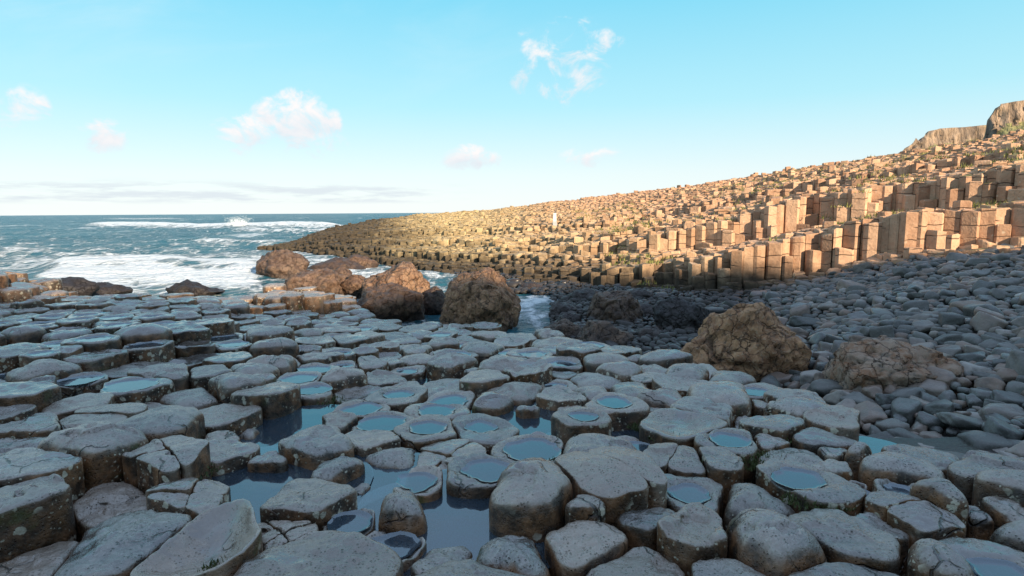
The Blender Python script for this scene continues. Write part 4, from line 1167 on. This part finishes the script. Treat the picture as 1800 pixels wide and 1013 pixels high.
# ------------------------------------------------------------------ labels
KEY = {
 'tallblock': ('tall dark block with a cracked flat top at the left edge', 'the tall dark block'),
 'overhang': ('rounded dark block with lichen blotches beside the tall dark block', 'the blotched dark block'),
 'cornerblock': ('high block cut off by the bottom left corner of the photo', 'the corner block'),
 'crackedslab': ('tilted grey slab with long cracks, right of the blotched dark block', 'the cracked tilted slab'),
 'longdome': ('very long smooth grey dome low beside the corner block', 'the long smooth dome'),
 'scoop': ('scooped dish-like slab with a brown lichened front edge, tilted to one side', 'the scooped slab'),
 'brimming': ('low stone filled to the rim by a wide round pool', 'the brimming basin'),
 'darkpool': ('sunken stone holding a dark round pool behind the wide bottom slab', 'the dark basin'),
 'bottomslab': ('broad pitted slab at the bottom edge with pale lichen on one corner', 'the wide bottom slab'),
 'brokenslab': ('stone shattered into thin strips beside the scooped slab', 'the shattered slab'),
 'ringpool': ('ring-shaped stone around a small oval pool beside the broad blue pool', 'the ring pool stone'),
 'lichenblock': ('big dark block spotted with white lichen beside the still rock pool', 'the lichen-spotted block'),
 'splitblock': ('brown-sided block split by cracks right of the lichen-spotted block', 'the split block'),
 'brownblock': ('rough-topped stone with bare brown sides in the lower middle right', 'the bare brown stone'),
 'bigdome': ('largest smooth grey dome, right of the bare brown stone', 'the largest grey dome'),
 'notchpool': ('stone with an off-centre pool and mossy lichened front edge', 'the off-centre pool stone'),
 'greyslab': ('broad flat grey slab sloping beside the largest grey dome', 'the broad grey slab'),
 'greyblock': ('steep grey block with a plain flank by the cobbles', 'the plain grey block'),
 'archstone': ('tall arch-topped stone on the raised left terrace', 'the arch-topped stone'),
 'crescent': ('low stone hollowed like a crescent below the arch-topped stone', 'the crescent stone'),
 'roundblock': ('round-shouldered block with lichen standing over the dark channel', 'the round-shouldered block'),
 'wetblock': ('wet shiny block at the left edge below the raised terrace', 'the wet shiny block'),
 'wetslab': ('wide wet slab with a bright puddle on the left', 'the wide wet slab'),
 'tiltdish': ('shallow dish stone with a pool at the head of the blue channel', 'the channel dish'),
 'goldlichen': ('stone with a large golden lichen patch on its side', 'the gold-lichened stone'),
 'ovalpool': ('stone with a neat oval pool in the middle of the platform', 'the oval pool stone'),
 'roundpool': ('stone with the widest round pool left of the oval pool stone', 'the wide round pool stone'),
 'wedge': ('angular flat wedge stone above the slit of water', 'the wedge stone'),
 'pillar': ('small upright pillar standing proud at the far right edge', 'the upright pillar'),
 'toothpool': ('stone with a tooth-edged pool and lichened front', 'the tooth-edged basin'),
 'bigdish': ('wide shallow dish stone with lichen-streaked mossy sides', 'the wide mossy dish'),
 'highblock': ('high rounded block with pale streaked sides near the platform edge', 'the pale-streaked block'),
 'rustblock': ('rough block with a rust-brown front where platform meets cobbles', 'the rusty end block'),
}
TENS = ['', '', 'twenty', 'thirty', 'forty', 'fifty', 'sixty', 'seventy', 'eighty', 'ninety']
ONES = ['', 'first', 'second', 'third', 'fourth', 'fifth', 'sixth', 'seventh', 'eighth', 'ninth', 'tenth', 'eleventh', 'twelfth', 'thirteenth', 'fourteenth', 'fifteenth',
        'sixteenth', 'seventeenth', 'eighteenth', 'nineteenth']
def ordinal(n):
    if n < 20: return ONES[n]
    return (TENS[n // 10][:-1] + 'ieth') if n % 10 == 0 else TENS[n // 10] + '-' + ONES[n % 10]
def direction(dx, dy, y):
    dy *= .75
    if abs(dx) > abs(dy): return 'to the right of' if dx > 0 else 'to the left of'
    return 'behind' if dy > 0 else 'in front of'
refs = [(s['c'][0], s['c'][1], KEY[s['key']][1]) for s in stones_ind if s['key'] in KEY]
for b in bpos:
    if b[3] in ('the gold-topped boulder', 'the inlet boulder', 'the broad pitted boulder', 'the round-ended black rock', 'the tapering black rock'): refs.append((b[0], b[1], b[3]))
def tone(s): return 'brownish' if s['warm'] > .5 else ('wet dark' if s['wet'] > .72 else ('pale grey' if s['light'] > .98 else ('dark grey' if s['light'] < .82 else 'grey')))
from collections import Counter
def label_by_refs(items, refs, phrase, noun, cat, group):
    todo = []
    for it in items:
        x, y = it['xy']
        rx, ry, nm = min(refs, key=lambda q: (q[0] - x) ** 2 + (q[1] - y) ** 2)
        todo.append((nm, direction(x - rx, y - ry, y), phrase(it), math.hypot(x - rx, y - ry), it))
    tot = Counter(q[:3] for q in todo); cnt = Counter()
    for nm, dr, ph, ds, it in sorted(todo, key=lambda q: q[3]):
        cnt[(nm, dr, ph)] += 1; n = cnt[(nm, dr, ph)]
        lab = f'{ph} {noun} {dr} {nm}' if tot[(nm, dr, ph)] == 1 else f'{ordinal(n)} {ph} {noun} {dr} {nm}'
        tag(it['obj'], lab, cat, group, 'thing')
SHAPE = {'f': 'flat', 'd': 'domed', 's': 'dished', 'c': 'cracked', 'p': 'pool-topped'}
plainst = []
for s in stones_ind:
    if s['key'] in KEY: tag(s['obj'], KEY[s['key']][0], 'stone', 'basalt stones of the platform', 'thing')
    else: s['xy'] = s['c']; plainst.append(s)
label_by_refs(plainst, refs, lambda s: f"{tone(s)} {SHAPE[s['kind']] if s['kind'] != 'p' or s.get('haspool') else 'hollowed'}", 'stone', 'stone', 'basalt stones of the platform')
crefs = [(b[0], b[1], b[3]) for b in bpos if b[3] in ('the brown haystack boulder', 'the broken blocky boulder', 'the black weedy boulder', 'the inlet boulder', 'the purple-dark boulder', 'the small inlet boulder')]
crefs += [q for q in refs if q[2] in ('the rusty end block', 'the plain grey block', 'the pale-streaked block')]
for c in cob_ind: c['xy'] = (c['x'], c['y'])
def cphrase(c):
    t_ = c['tint']; col = 'pale' if t_ > .92 else ('reddish-brown' if t_ > .68 else ('dark grey' if t_ < .30 else 'mid-grey'))
    return ('large ' if c['r'] > .2 else ('small ' if c['r'] < .14 else 'medium ')) + col
label_by_refs(cob_ind, crefs, cphrase, 'cobble', 'cobble', 'cobbles on the shore')
def tier(c): return 'front wall' if c['w'] < .09 else ('second wall' if c['w'] < .2 else ('third wall' if c['w'] < .34 else 'upper ledges'))
tot = Counter()
for c in hill_ind:
    c['ph'] = ('tall' if c['exp'] > .95 else ('short' if c['exp'] < .5 else 'medium')) + (' pale' if c['tint'] > .66 else (' brown' if c['tint'] < .33 else ' tan'))
    c['tier'] = tier(c); tot[(c['ph'], c['tier'])] += 1
cnt = Counter()
for c in sorted(hill_ind, key=lambda c: -c['px']):
    k = (c['ph'], c['tier']); cnt[k] += 1
    tag(c['obj'], f"{ordinal(cnt[k])} {c['ph']} column counted from the right in the {c['tier']}", 'column', 'basalt columns of the headland', 'thing')
